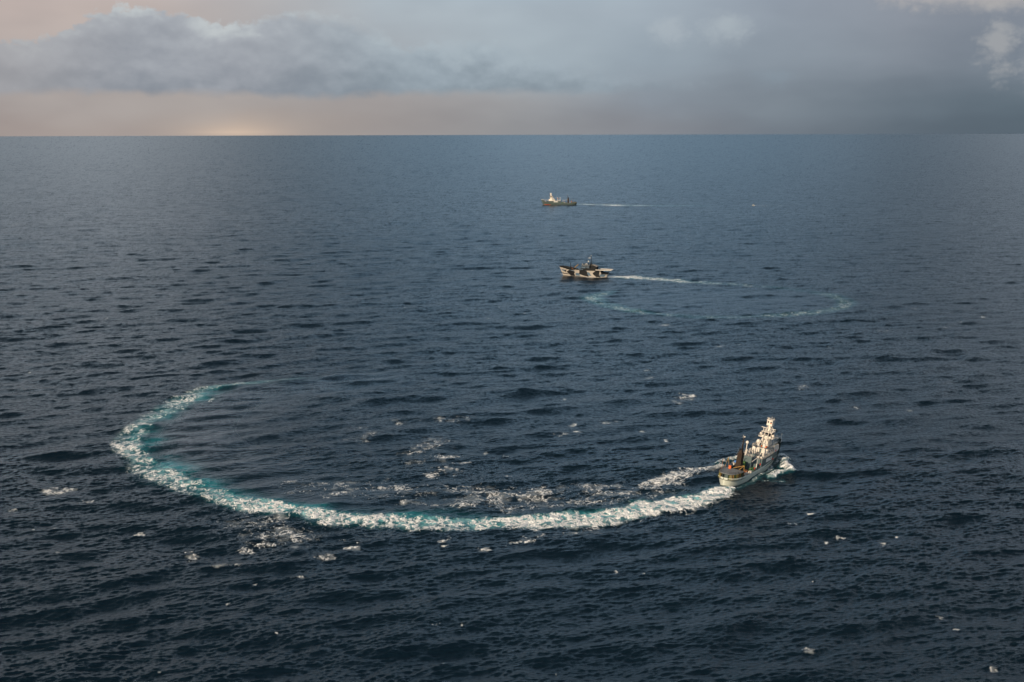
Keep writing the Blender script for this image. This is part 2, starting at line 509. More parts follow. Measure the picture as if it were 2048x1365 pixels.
# blue-green aerated water: under the foam, and a tongue of it on the inside of the turn (right of the way back)
inner = -o
tq = np.exp(-((inner - 0.45 * half) / (0.75 * half)) ** 2) * np.interp(s, [0, 0.12, 0.25, 0.45, 0.7, 0.9, 1], [0.5, 0.6, 0.9, 1.0, 1.0, 0.8, 0.4])
tq *= 0.25 + 1.2 * smooth(vnoise(x, y, 1 / 20.0, 14), 0.35, 0.65)
turq[idx] = np.maximum(turq[idx], np.clip(np.maximum(tq, 1.0 * dens * (1 - smooth(q, 0.5, 1.05)) * smooth(inner / half, -1.2, 0.1)), 0, 1))
rel = (1.0 - np.abs(vnoise(x, y, 1 / 3.2, 15) - 0.5) * 3.0) * 0.55 + (vnoise(x, y, 1 / 8.0, 16) - 0.45) * 1.3
envl = np.clip(1.3 * (1 - smooth(q, 0.5, 1.3)), 0, 1)
lift[idx] += 0.75 * rel * envl * np.interp(s, [0, .15, .6, 1], [1.5, 1.2, 0.8, 0.35])
core = np.clip(core * (0.82 + 0.4 * np.clip(rel, -0.3, 0.9)), 0, 1)
lay('near', idx, core)
# smooth water inside the turn, pale bubbles left of it
sl = smooth(inner, 4, 14) * (1 - smooth(inner, 40, 75)) * smooth(s, 0.18, 0.4)
slick[idx] = np.maximum(slick[idx], sl)
# hump of white water at the stern
d0 = np.hypot(x - ground(1446, 975)[0], y - ground(1446, 975)[1])
lift[idx] += 1.1 * np.exp(-(d0 / 5.0) ** 2)

# --- lacy foam of the port bow wave, drifting off inside the turn
WAKE_B = [(1440, 936), (1395, 946), (1345, 958), (1290, 968), (1220, 980), (1140, 987), (1050, 992), (960, 996), (880, 992), (800, 980), (720, 968), (640, 962)]
idx, s, o, L, x, y = path_field(WAKE_B, 40, 80)
wob = (vnoise(x, y, 1 / 25.0, 21) - 0.5) * 22
half = np.interp(s, [0, 0.08, 0.3, 0.6, 1.0], [4, 9, 17, 24, 22])
q = np.abs(o + wob) / half
v = np.interp(s, [0, 0.1, 0.3, 0.55, 0.8, 1.0], [0.95, 0.82, 0.68, 0.60, 0.52, 0.40]) * (1 - smooth(q, 0.2, 1.3)) * (0.25 + 1.35 * vnoise(x, y, 1 / 11.0, 22))
lay('near', idx, v)
lift[idx] += np.exp(-((o) / 4.0) ** 2) * np.interp(s, [0, 0.12, 0.3], [1.0, 0.5, 0.0])
for pts, hw, dd in (([(1330, 985), (1200, 1004), (1060, 1016), (930, 1014), (820, 1000)], 9, 0.62), ([(930, 958), (880, 940), (850, 905), (870, 880)], 14, 0.50),
                    ([(780, 985), (700, 985), (640, 978), (590, 965)], 14, 0.50), ([(720, 880), (800, 850), (900, 838)], 12, 0.42), ([(470, 1050), (530, 1062), (600, 1075)], 14, 0.58)):
    idx, s, o, L, x, y = path_field(pts, 45, 40)
    lay('near', idx, dd * (1 - smooth(np.abs(o + (vnoise(x, y, 1 / 14.0, 35) - 0.5) * 22) / hw, 0.2, 1.4)) * (0.2 + 1.4 * vnoise(x, y, 1 / 10.0, 36)))
# thin streaks outside the wake
for pts, hw, dd in (([(1470, 985), (1440, 1003), (1400, 1018), (1350, 1033)], 2.5, 0.6), ([(1440, 1000), (1330, 1030), (1260, 1048)], 3.0, 0.5),
                    ([(1190, 1052), (1165, 1062), (1140, 1068)], 5, 0.75), ([(1090, 1072), (1050, 1081), (1010, 1090)], 3, 0.55)):
    idx, s, o, L, x, y = path_field(pts, 14, 20)
    lay('near', idx, dd * (1 - smooth(np.abs(o + (vnoise(x, y, 1 / 6.0, 31) - 0.5) * 5) / hw, 0.2, 1.2)) * (0.5 + 0.8 * vnoise(x, y, 1 / 7.0, 32)))

# --- bow wave along the starboard side and the port crest of the nearest ship
for pts, hw, dd, lh in (([(1563, 912), (1567, 922), (1571, 933), (1577, 946), (1560, 950), (1545, 957)], 2.4, 1.0, 0.9),
                        ([(1566, 915), (1572, 930), (1578, 945)], 2.6, 1.0, 1.3),
                        ([(1575, 946), (1556, 950), (1540, 957)], 2.0, 0.9, 0.6),
                        ([(1556, 922), (1540, 938), (1522, 952), (1500, 966), (1470, 978)], 1.7, 0.75, 0.2),
                        ([(1475, 919), (1460, 920), (1448, 924), (1438, 931)], 2.6, 0.95, 1.7),
                        ([(1530, 962), (1550, 964), (1568, 961)], 1.2, 0.7, 0.1)):
    idx, s, o, L, x, y = path_field(pts, 10, 24)
    o = o + (vnoise(x, y, 1 / 3.5, 41) - 0.5) * 3.4
    lay('near', idx, dd * (1 - smooth(np.abs(o) / hw, 0.3, 1.3)) * (0.7 + 0.5 * vnoise(x, y, 1 / 2.5, 42)))
    lift[idx] += lh * np.exp(-(o / (hw * 0.9)) ** 2) * (0.55 + 0.7 * vnoise(x, y, 1 / 3.0, 43))
    turq[idx] = np.maximum(turq[idx], 0.28 * (1 - smooth(np.abs(o) / hw, 0.5, 1.6)))

# --- the middle ship's wake and its older ring
idx, s, o, L, x, y = path_field([(1216, 551), (1240, 554), (1290, 557), (1340, 561), (1380, 564), (1430, 567)], 30, 40)
half = np.interp(s, [0, 0.15, 0.6, 1.0], [6, 14, 15, 9])
v = np.interp(s, [0, 0.3, 0.7, 1.0], [1.0, 1.0, 0.92, 0.7]) * (1 - smooth(np.abs(o + (vnoise(x, y, 1 / 18.0, 51) - 0.5) * 9) / half, 0.4, 1.25)) * (0.65 + 0.6 * vnoise(x, y, 1 / 20.0, 52))
lay('camo', idx, v)
turq[idx] = np.maximum(turq[idx], 0.6 * v)
RING = [(1430, 567), (1500, 572), (1580, 579), (1640, 587), (1680, 597), (1692, 607), (1670, 620), (1600, 629), (1500, 634), (1420, 635), (1330, 629), (1260, 620), (1210, 609), (1185, 598), (1180, 592), (1215, 584)]
idx, s, o, L, x, y = path_field(RING, 45, 120)
nz = vnoise(x, y, 1 / 26.0, 61)
half = 9.0
d = np.interp(s, [0, 0.12, 0.22, 0.36, 0.45, 0.55, 0.75, 0.83, 0.93, 1.0], [0.53, 0.46, 0.52, 0.60, 0.54, 0.52, 0.54, 0.61, 0.60, 0.52])
env = 1 - smooth(np.abs(o + (vnoise(x, y, 1 / 40.0, 62) - 0.5) * 14) / half, 0.3, 1.4)
lay('camo', idx, np.clip(d * env * (0.4 + 1.1 * nz), 0, 1))
turq[idx] = np.maximum(turq[idx], np.interp(s, [0, 0.3, 0.6, 0.8, 0.95, 1], [0.2, 0.4, 0.3, 0.6, 0.75, 0.4]) * env * (0.3 + nz))
rc = np.array(ground(1440, 600))
rr = np.hypot((gx - rc[0]) / 105, (gy - rc[1]) / 110)
slick = np.maximum(slick, (0.55 * (1 - smooth(rr, 0.7, 1.05))).astype(np.float32))
# foam at the middle ship's waterline
idx, s, o, L, x, y = path_field([(1124, 549), (1150, 551), (1180, 554), (1218, 555)], 9, 20)
lay('camo', idx, 0.95 * (1 - smooth(np.abs(o) / 3.2, 0.5, 1.3)))

# --- the farthest ship's wake
idx, s, o, L, x, y = path_field([(1150, 408.6), (1180, 409.6), (1215, 410.6), (1250, 411.2), (1310, 411.8), (1400, 412.2)], 70, 40)
half = np.interp(s, [0, 0.1, 0.35, 1.0], [9, 20, 26, 18])
v = np.interp(s, [0, 0.15, 0.4, 0.55, 1.0], [1.0, 0.95, 0.92, 0.7, 0.52]) * (1 - smooth(np.abs(o + (vnoise(x, y, 1 / 30.0, 71) - 0.5) * 20) / half, 0.3, 1.3)) * (0.5 + 0.9 * vnoise(x, y, 1 / 28.0, 72))
lay('far', idx, v)
turq[idx] = np.maximum(turq[idx], 0.5 * v)
for pts in ([(1082, 409.8), (1090, 410.3), (1100, 410.4)], [(1118, 410.6), (1128, 410.6)]):
    idx, s, o, L, x, y = path_field(pts, 25, 12)
    lay('far', idx, 0.7 * (1 - smooth(np.abs(o) / 6.0, 0.4, 1.3)))
# --- the small boat's wake
idx, s, o, L, x, y = path_field([(1508, 411.6), (1530, 412.0), (1560, 412.0), (1590, 412.2)], 40, 20)
lay('boat', idx, np.interp(s, [0, 0.2, 1.0], [1.0, 0.95, 0.7]) * (1 - smooth(np.abs(o) / 9.0, 0.4, 1.4)) * (0.55 + 0.7 * vnoise(x, y, 1 / 18.0, 81)))

# --- whitecaps: the ones the photograph shows (x, y, half width, half height in its pixels, density)
CAPS = [(850, 893, 26, 7, .50), (885, 888, 26, 8, .55), (840, 905, 22, 7, .62), (895, 917, 24, 6, .75), (920, 925, 30, 5, .75), (890, 938, 22, 6, .70), (865, 950, 16, 5, .6),
        (100, 985, 44, 8, .66), (60, 996, 30, 5, .55), (130, 980, 30, 5, .5), (28, 1020, 14, 4, .5), (180, 1003, 14, 4, .5), (370, 1104, 18, 6, .7), (386, 1113, 14, 7, .8), (275, 1072, 14, 5, .7),
        (505, 1062, 28, 12, .5), (530, 1074, 34, 12, .62), (560, 1062, 30, 9, .5), (525, 1087, 40, 5, .72), (490, 1100, 22, 5, .6), (585, 1095, 22, 5, .6), (540, 1040, 50, 10, .42),
        (705, 1099, 16, 6, .92), (655, 1116, 20, 6, .66), (640, 1122, 10, 4, .6), (460, 1133, 50, 4, .55), (445, 1135, 12, 3, .85), (690, 1079, 22, 4, .5), (715, 1088, 10, 3, .4),
        (895, 1079, 18, 6, .62), (890, 1092, 12, 3, .8), (1028, 1087, 16, 4, .85), (1058, 1081, 18, 7, .8), (970, 1102, 13, 6, .72), (960, 1098, 10, 4, .5),
        (1352, 801, 17, 6, 1.0), (1370, 793, 14, 5, .95), (1385, 790, 10, 3, .95), (1365, 798, 26, 8, .6), (1128, 796, 5, 3, 1.0), (1144, 851, 8, 3.5, 1.0), (1155, 866, 8, 5, .8), (1120, 870, 14, 6, .6), (1100, 815, 12, 2.5, .7),
        (1215, 845, 12, 3, .8), (1232, 841, 6, 2.5, .9), (1284, 861, 4, 2.5, 1), (960, 888, 3, 2.5, 1), (972, 907, 6, 4, .8), (1010, 912, 7, 3, .8), (1015, 952, 8, 3, .95), (1290, 740, 8, 3, .6), (1296, 757, 10, 4, .6),
        (1620, 1028, 10, 4, 1.0), (1587, 1048, 11, 5, .62), (1657, 1083, 6, 2.2, 1.0), (1678, 1074, 20, 4, .5), (1765, 1087, 8, 3, .7), (1791, 1073, 4, 2, .9), (1620, 1163, 7, 3, .7), (1618, 1302, 14, 5, .62), (1608, 1297, 12, 4, .5),
        (1907, 1258, 7, 2.6, 1.0), (1885, 1234, 9, 4, .5), (1983, 1338, 14, 7, .6), (1709, 1284, 5, 2, 1.0), (1551, 1347, 3, 2.4, .9), (1330, 650, 9, 2.0, .9), (1440, 692, 10, 1.6, .85), (1478, 687, 4, 1.5, .9), (1772, 663, 14, 2.0, .95), (1890, 655, 4, 1.8, .9), (1920, 645, 4, 1.8, .9), (1968, 636, 5, 1.8, .9),
        (1815, 820, 6, 3.5, 1.0), (1715, 815, 6, 2.5, .8), (1660, 695, 6, 1.8, .8), (1828, 617, 4, 2, .9), (1570, 773, 5, 1.8, .8), (1605, 773, 20, 5, .45), (1333, 882, 5, 2.6, .9), (1235, 1145, 6, 3, 1.0), (1287, 1147, 4, 2, .9), (924, 1251, 3.5, 4, 1.0), (870, 1251, 8, 4, .6), (1115, 1347, 3, 4, .9), (885, 1325, 6, 2.5, .6), (1002, 1294, 4, 1.5, .7),
        (512, 1170, 5, 2, 1.0), (600, 1158, 14, 2, .75), (457, 1206, 5, 1.8, .8), (553, 1270, 5, 1.8, .9), (318, 1346, 4, 1.8, .9), (265, 1322, 8, 5, .45), (118, 1107, 8, 2.5, .8), (95, 1143, 4, 2, .8), (70, 1057, 6, 2, .8), (108, 1057, 5, 1.8, .9),
        (720, 858, 18, 6, .45), (800, 845, 16, 5, .5), (740, 870, 22, 5, .55), (880, 842, 12, 4, .5), (655, 973, 40, 8, .5), (790, 970, 46, 10, .55), (840, 985, 36, 9, .5), (680, 985, 24, 6, .5), (870, 1010, 30, 4, .5), (1050, 1015, 40, 4, .42), (920, 1005, 30, 7, .5), (1180, 1000, 40, 6, .45),
        (30, 449, 4, 1.3, .9), (75, 478, 5, 1.2, .9), (95, 536, 4, 1.3, .8), (215, 637, 5, 1.6, .8), (330, 697, 5, 2, .8), (808, 616, 4, 1.4, .9), (998, 615, 3, 1.3, .8), (1050, 628, 3, 1.3, .8), (975, 637, 9, 1.5, .6), (945, 540, 4, 1.3, .8), (1382, 539, 4, 1.2, .9), (60, 745, 4, 1.7, .7), (27, 722, 3, 1.7, .7), (420, 800, 9, 4, .9)]
for cx, cy, hw, hh, dd in CAPS:
    g0 = np.array(ground(cx, cy)); g1 = np.array(ground(cx + hw, cy)); g2 = np.array(ground(cx, cy - hh))
    ex = np.hypot(*(g1 - g0)) * 1.15; ey = max(np.hypot(*(g2 - g0)), 0.6) * 1.1
    k = np.flatnonzero((np.abs(gx - g0[0]) < 2.2 * ex + 2) & (np.abs(gy - g0[1]) < 2.2 * ey + 2))
    x, y = gx[k], gy[k]
    tilt = (hash((cx, cy)) % 100 / 100 - 0.3) * 0.5
    u = (x - g0[0]) / ex; w = (y - g0[1] - tilt * (x - g0[0])) / ey
    rr = np.hypot(u, w) + (vnoise(x, y, 0.9 / max(1.0, min(ex, ey)), 91) - 0.5) * 2.2
    lay('caps', k, (0.42 + 0.50 * dd) * (1 - smooth(rr, 0.0, 1.5)))

# --- assemble heights, slopes, roughness
H = np.zeros(NV, np.float32); SX = np.zeros(NV, np.float32); SY = np.zeros(NV, np.float32)
DX = np.zeros(NV, np.float32); DY = np.zeros(NV, np.float32); lostvar = np.zeros(NV, np.float32)
spf = spacing.ravel().astype(np.float32)
rf = RR.ravel()
gust = vnoise(gx + 0.3 * gy, gy, 1 / 170.0, 101)
for b in BANDS:
    (h, sx, sy, ddx, ddy), c, s_ = sample(b, ('h', 'sx', 'sy', 'dx', 'dy'), gx, gy)
    lm = math.sqrt(b['l0'] * b['l1'])
    wgeo = smooth(lm / spf, 0.8, 2.2).astype(np.float32)
    wsl = np.clip(0.5 + 0.5 * smooth(lm / spf, 0.12, 1.4), 0, 1).astype(np.float32) * np.interp(np.log(rf), np.log([300, 450, 800, 1500, 4000, 12000]), [1.0, 0.97, 0.64, 0.52, 0.46, 0.44]).astype(np.float32)
    cal = 1 - slick * np.float32({320: 0.03, 40: 0.15, 11: 0.42, 4.2: 0.62}[b['l1']])
    if b['l1'] < 20:
        cal = cal * (0.55 + 0.9 * gust)
    wsl = wsl * cal; wgeo = wgeo * cal
    H += wgeo * h
    SX += wsl * (c * sx - s_ * sy); SY += wsl * (s_ * sx + c * sy)
    DX += wgeo * (c * ddx - s_ * ddy); DY += wgeo * (s_ * ddx + c * ddy)
    lostvar += b['slope'] * (1 - wsl ** 2)
lg = lift.reshape(NR, NA)
er = np.gradient(lg, rad, axis=0)
ea = np.gradient(lg, ang, axis=1) / np.maximum(RR, 1)
SX += (er * np.sin(AA) + ea * np.cos(AA)).ravel().astype(np.float32)
SY += (er * np.cos(AA) - ea * np.sin(AA)).ravel().astype(np.float32)
H += lift
CHOP = 1.2
co = np.empty((NV, 3), np.float32)
co[:, 0] = gx + CHOP * DX
co[:, 1] = gy + CHOP * DY
co[:, 2] = H
# fresh little whitecaps where crests are steep and high
crest = smooth(H + 2.4 * np.hypot(SX, SY) + 0.9 * (vnoise(gx, gy, 1 / 60.0, 111) - 0.5) * 2, 2.75, 3.1) * (rf < 1500) * (rf > 300)
lay('caps', slice(None), 0.8 * crest)
wn = np.stack([-SX, -SY, np.ones(NV, np.float32)], 1)
wn /= np.linalg.norm(wn, axis=1, keepdims=True)
alpha = np.sqrt(np.clip(2 * (0.0015 * (1 - 0.7 * slick) + lostvar * 0.06), 0, 1))
rough = np.sqrt(alpha).astype(np.float32)
FO = np.max(np.stack(list(foam.values())), 0)

# faces by what they show
ii = (np.arange(NR - 1)[:, None] * NA + np.arange(NA - 1)[None, :]).ravel()
quads = np.stack([ii, ii + NA, ii + NA + 1, ii + 1], 1)
def fmax(a): return a[quads].max(1)
order = ['near', 'camo', 'far', 'boat', 'caps']
score = np.stack([fmax(foam[k]) for k in order])
near_t = fmax(turq) * 0.6
P0 = np.array(ground(850, 900))
score[0] = np.maximum(score[0], np.where(rf[quads[:, 0]] < 950, near_t, 0))
score[1] = np.maximum(score[1], np.where((rf[quads[:, 0]] >= 950) & (rf[quads[:, 0]] < 2000), near_t, 0))
cls = np.where(score.max(0) > 0.24, score.argmax(0) + 1, 0)

def sea_object(name, sel, mat):
    q = quads[sel]
    used, inv = np.unique(q.ravel(), return_inverse=True)
    me = bpy.data.meshes.new(name)
    nf = len(q)
    me.vertices.add(len(used)); me.vertices.foreach_set('co', co[used].ravel())
    me.loops.add(nf * 4); me.loops.foreach_set('vertex_index', inv.astype(np.int32).ravel())
    me.polygons.add(nf)
    me.polygons.foreach_set('loop_start', np.arange(0, nf * 4, 4, dtype=np.int32))
    me.polygons.foreach_set('use_smooth', np.ones(nf, bool))
    me.update(calc_edges=True)
    for nm, arr in (('foam', FO), ('turq', turq), ('rough', rough), ('slick', slick)):
        at = me.attributes.new(nm, 'FLOAT', 'POINT')
        at.data.foreach_set('value', np.ascontiguousarray(arr[used], dtype=np.float32))
    at = me.attributes.new('wn', 'FLOAT_VECTOR', 'POINT')
    at.data.foreach_set('vector', np.ascontiguousarray(wn[used], dtype=np.float32).ravel())
    me.materials.append(mat)
    o = bpy.data.objects.new(name, me)
    C.objects.link(o)
    return o

def water_material():
    mt = bpy.data.materials.new('sea_water')
    mt.use_nodes = True
    mt.node_tree.nodes.clear()
    T = NT(mt.node_tree)
    at = lambda n: T.new('ShaderNodeAttribute', attribute_name=n)
    geo = T.new('ShaderNodeNewGeometry')
    pos = geo.outputs['Position']
    fo, tq_, ro, sl_ = (at(n).outputs['Fac'] for n in ('foam', 'turq', 'rough', 'slick'))
    # ripples too fine for the mesh
    mp = T.new('ShaderNodeMapping'); T.l.new(pos, mp.inputs[0])
    mp.inputs['Rotation'].default_value = (0, 0, R(20)); mp.inputs['Scale'].default_value = (0.75, 1.3, 1.0)
    rip = T.noise(mp.outputs[0], 1.1, 4.0, 0.65, 0.4)
    bmp = T.new('ShaderNodeBump')
    T.put(bmp.inputs['Strength'], T.rng(sl_, 0, 1, 1.0, 0.35))
    bmp.inputs['Distance'].default_value = 0.30
    T.l.new(rip, bmp.inputs['Height']); T.l.new(at('wn').outputs['Vector'], bmp.inputs['Normal'])
    # foam: torn sheets and lacy threads
    fmp = T.new('ShaderNodeMapping'); T.l.new(pos, fmp.inputs[0]); fmp.inputs['Scale'].default_value = (1.0, 0.6, 1.0)
    w1 = T.noise(fmp.outputs[0], 0.35, 3.0, 0.5, 0.0, True)
    wv = T.new('ShaderNodeVectorMath', operation='SCALE'); T.l.new(w1, wv.inputs[0]); wv.inputs['Scale'].default_value = 3.2
    va = T.new('ShaderNodeVectorMath', operation='ADD'); T.l.new(fmp.outputs[0], va.inputs[0]); T.l.new(wv.outputs[0], va.inputs[1])
    def ridge(scale, det):
        n = T.noise(va.outputs[0], scale, det, 0.55)
        return T.sub(1.0, T.m('ABSOLUTE', T.mul(T.sub(n, 0.5), 5.0)))
    r1, r2, r3 = ridge(0.12, 2.0), ridge(0.28, 2.0), ridge(0.85, 2.0)
    sheet = T.noise(va.outputs[0], 0.55, 5.0, 0.66)
    soft_ = T.noise(va.outputs[0], 0.17, 3.0, 0.55)
    pat = T.add(T.add(T.mul(r1, 0.14), T.mul(r2, 0.38)), T.add(T.mul(r3, 0.24), T.mul(sheet, 0.46)))
    thr = T.rng(fo, 0.0, 1.0, 1.12, 0.58)
    fil = T.mul(T.ss(T.sub(pat, thr), -0.05, 0.22), 0.96)
    veil = T.mul(T.ss(T.add(T.mul(fo, 0.9), T.mul(T.sub(soft_, 0.5), 1.6)), 0.45, 1.25), 0.60)
    a = T.m('MAXIMUM', fil, veil)
    a = T.mul(a, T.ss(fo, 0.06, 0.22))
    deep = T.mix(tq_, (0.0030, 0.0105, 0.0180, 1), (0.020, 0.215, 0.245, 1))
    tqm = T.mul(tq_, T.mul(T.rng(sheet, 0.3, 0.65, 0.55, 1.0), T.rng(soft_, 0.3, 0.65, 0.45, 1.0)))
    deep = T.mix(tqm, (0.0030, 0.0100, 0.0175, 1), (0.032, 0.270, 0.320, 1))
    wat = T.new('ShaderNodeBsdfPrincipled')
    T.put(wat.inputs['Base Color'], deep)
    T.put(wat.inputs['Roughness'], ro)
    wat.inputs['IOR'].default_value = 1.333
    T.l.new(bmp.outputs[0], wat.inputs['Normal'])
    fb = T.new('ShaderNodeBump')
    fb.inputs['Strength'].default_value = 1.0
    fb.inputs['Distance'].default_value = 1.1
    T.l.new(T.add(T.mul(sheet, 1.0), T.mul(r2, 0.18)), fb.inputs['Height']); T.l.new(at('wn').outputs['Vector'], fb.inputs['Normal'])
    fm = T.new('ShaderNodeBsdfDiffuse')
    T.put(fm.inputs['Color'], T.mix(T.ss(fil, 0.0, 0.55), T.mix(tq_, (0.80, 0.86, 0.87, 1), (0.42, 0.78, 0.82, 1)), (0.95, 0.95, 0.94, 1)))
    T.l.new(fb.outputs[0], fm.inputs['Normal'])
    mx = T.new('ShaderNodeMixShader')
    T.put(mx.inputs[0], a)
    T.l.new(wat.outputs[0], mx.inputs[1]); T.l.new(fm.outputs[0], mx.inputs[2])
    out = T.new('ShaderNodeOutputMaterial')
    T.l.new(mx.outputs[0], out.inputs[0])
    return mt

WATER = water_material()
tag(sea_object('sea', cls == 0, WATER), kind='structure')
tag(sea_object('ship_wake', cls == 1, WATER), 'broad curved white and turquoise wake swept round behind the nearest ship', 'wake', kind='stuff')
tag(sea_object('ship_wake', cls == 2, WATER), 'thin foam trail and faint oval ring left by the camouflaged ship', 'wake', kind='stuff')
tag(sea_object('ship_wake', cls == 3, WATER), 'short straight foam trail behind the most distant grey ship', 'wake', kind='stuff')
tag(sea_object('boat_wake', cls == 4, WATER), 'very thin white streak behind the small distant motorboat', 'wake', kind='stuff')
tag(sea_object('whitecaps', cls == 5, WATER), 'small scattered white foam patches of breaking waves on dark water', 'whitecaps', kind='stuff')

# ------------------------------------------------------------------ paints
def paint(name, colr, rough_=0.5, dirt=0.25, rust=0.0, scale=0.9):
    mt = bpy.data.materials.new(name)
    mt.use_nodes = True
    T = NT(mt.node_tree)
    b = mt.node_tree.nodes['Principled BSDF']
    g = T.new('ShaderNodeTexCoord')
    mp = T.new('ShaderNodeMapping'); T.l.new(g.outputs['Object'], mp.inputs[0]); mp.inputs['Scale'].default_value = (1, 1, 0.35)
    n = T.noise(mp.outputs[0], scale, 5.0, 0.6)
    c = T.mix(T.mul(T.ss(n, 0.42, 0.72), dirt), colr, tuple(k * 0.45 for k in colr))
    if rust:
        n2 = T.noise(mp.outputs[0], scale * 1.7, 4.0, 0.65)
        c = T.mix(T.mul(T.ss(n2, 0.60, 0.70), rust), c, (0.14, 0.055, 0.025))
    T.put(b.inputs['Base Color'], c)
    b.inputs['Roughness'].default_value = rough_
    b.inputs['Specular IOR Level'].default_value = 0.25
    return mt

M_WHITE = paint('white_paint', (0.70, 0.64, 0.56), 0.5, 0.25, 0.2)
M_HULL = paint('pale_grey_hull_paint', (0.52, 0.545, 0.47), 0.5, 0.15, 0.25)
M_SIDE = paint('slate_grey_paint', (0.085, 0.12, 0.125), 0.55, 0.3, 0.15)
M_HULLF = paint('green_grey_hull_paint', (0.055, 0.078, 0.074), 0.6, 0.3, 0.15)
M_RED = paint('red_bottom_paint', (0.20, 0.045, 0.025), 0.6, 0.3, 0.0)
M_DECK = paint('dark_deck_paint', (0.05, 0.065, 0.055), 0.7, 0.5, 0.5)
M_ROOF = paint('grey_roof_paint', (0.20, 0.21, 0.215), 0.6, 0.4, 0.2)
M_FUN = paint('brown_funnel_paint', (0.030, 0.018, 0.011), 0.7, 0.5, 0.3)
M_BLACK = paint('black_paint', (0.008, 0.0085, 0.010), 0.7, 0.2)
M_GLASS = paint('dark_window_glass', (0.012, 0.016, 0.022), 0.08, 0.0)
M_ORANGE = paint('orange_paint', (0.72, 0.14, 0.03), 0.5, 0.1)
M_REDBUOY = paint('red_buoy_plastic', (0.68, 0.05, 0.03), 0.4, 0.05)
M_GREEN = paint('green_tarpaulin', (0.07, 0.15, 0.05), 0.7, 0.3)
M_YELLOW = paint('yellow_paint', (0.34, 0.20, 0.06), 0.6, 0.2, 0.2)
M_ROPEG = paint('yellow_green_rope', (0.13, 0.16, 0.04), 0.8, 0.3)
M_WOOD = paint('brown_spar_paint', (0.22, 0.09, 0.04), 0.6, 0.3)
M_BLUE = paint('blue_tarpaulin', (0.05, 0.16, 0.42), 0.6, 0.2)
M_BEIGE = paint('beige_camouflage_paint', (0.35, 0.315, 0.275), 0.7, 0.2, 0.2)
M_CBLUE = paint('blue_grey_camouflage_paint', (0.075, 0.115, 0.155), 0.6, 0.2, 0.1)
M_WHEEL = paint('dark_blue_grey_paint', (0.05, 0.072, 0.095), 0.6, 0.3)
M_CREAM = paint('cream_letter_paint', (0.88, 0.86, 0.80), 0.5, 0.05)

# ------------------------------------------------------------------ hull loft
def lerp(tab, x):
    return float(np.interp(x, [a for a, b in tab], [b for a, b in tab]))

def hull_mesh(xs, b_top, b_wl, z_top, bow, stern, levels, keel=-3.2, matf=None, bul=1.0, thick=0.18):
    """outer skin, bulwark cap and inner bulwark in one mesh; levels = fractions from keel to top"""
    mb = MB()
    nst = len(xs)
    def pt(x, z):
        zt = lerp(z_top, x)
        t = np.clip(z / zt, 0, 1)
        xw = np.interp(x, [xs[0], xs[-1]], [stern, bow])
        bw, bt = lerp(b_wl, x), lerp(b_top, x)
        if z <= 0:
            k = max(0.0, 1 - (z / keel) ** 2 * 0.75)
            return xw, bw * k
        e = t ** 1.35
        return xw + (x - xw) * t, bw + (bt - bw) * e
    grid = []
    for x in xs:
        zt = lerp(z_top, x)
        col_ = []
        for lv in levels:
            z = keel + (0 - keel) * (lv + 1) if lv < 0 else lv * zt
            X, b = pt(x, z)
            col_.append((X, b, z))
        for (ins, dz) in ((thick, 0.0), (thick, -bul)):
            X, b = pt(x, zt + dz)
            col_.append((X, max(b - ins, 0.0), zt + dz))
        grid.append(col_)
    m = len(grid[0])
    vs, fs, mi = [], [], []
    for side in (1, -1):
        k0 = len(vs)
        for c_ in grid:
            for (X, b, z) in c_:
                vs.append((X, side * b, z))
        for i in range(nst - 1):
            for j in range(m - 1):
                a, b_, c_, d_ = (k0 + i * m + j, k0 + (i + 1) * m + j, k0 + (i + 1) * m + j + 1, k0 + i * m + j + 1)
                fs.append((a, b_, c_, d_) if side == -1 else (d_, c_, b_, a))
                P = [vs[q_] for q_ in (a, b_, c_, d_)]
                cx = sum(p[0] for p in P) / 4; cz = sum(p[2] for p in P) / 4
                mi.append(matf(cx, cz, j >= m - 3) if matf else 0)
    k = nst * m
    for i, rev in ((0, False), (nst - 1, True)):                     # stem and stern posts
        for j in range(m - 1):
            a, b_, c_, d_ = i * m + j, i * m + j + 1, k + i * m + j + 1, k + i * m + j
            fs.append((a, b_, c_, d_) if rev else (d_, c_, b_, a))
            P = [vs[q_] for q_ in (a, b_, c_, d_)]
            mi.append(matf(sum(p[0] for p in P) / 4, sum(p[2] for p in P) / 4, False) if matf else 0)
    for i in range(nst - 1):
        a, b_ = i * m, (i + 1) * m
        fs.append((a, k + a, k + b_, b_)); mi.append(0)
    mb.v, mb.f, mb.mi = vs, fs, mi
    return mb

def deck_mesh(xs, b_top, z_top, drop, inset=0.1):
    mb = MB()
    vs = []
    for x in xs:
        b = max(lerp(b_top, x) - inset, 0.02)
        z = lerp(z_top, x) - drop
        vs += [(x, b, z), (x, -b, z), (x, -b, z - 0.15), (x, b, z - 0.15)]
    fs = []
    for i in range(len(xs) - 1):
        a, b = 4 * i, 4 * i + 4
        fs += [(a + 1, b + 1, b, a), (a + 2, a + 3, b + 3, b + 2)]
    return mb.add(vs, fs)

def text_mesh(body, size, mat, parent, M, name='lettering'):
    cu = bpy.data.curves.new(name, 'FONT')
    cu.body = body; cu.size = size; cu.extrude = 0.02; cu.align_x = 'CENTER'; cu.align_y = 'CENTER'; cu.offset = 0.09
    tmp = bpy.data.objects.new('tmp', cu)
    C.objects.link(tmp)
    dg = bpy.context.evaluated_depsgraph_get()
    me = bpy.data.meshes.new_from_object(tmp.evaluated_get(dg))
    bpy.data.objects.remove(tmp)
    me.name = name
    me.materials.clear(); me.materials.append(mat)
    me.transform(M)
    o = bpy.data.objects.new(name, me)
    C.objects.link(o)
    o.parent = parent
    return o

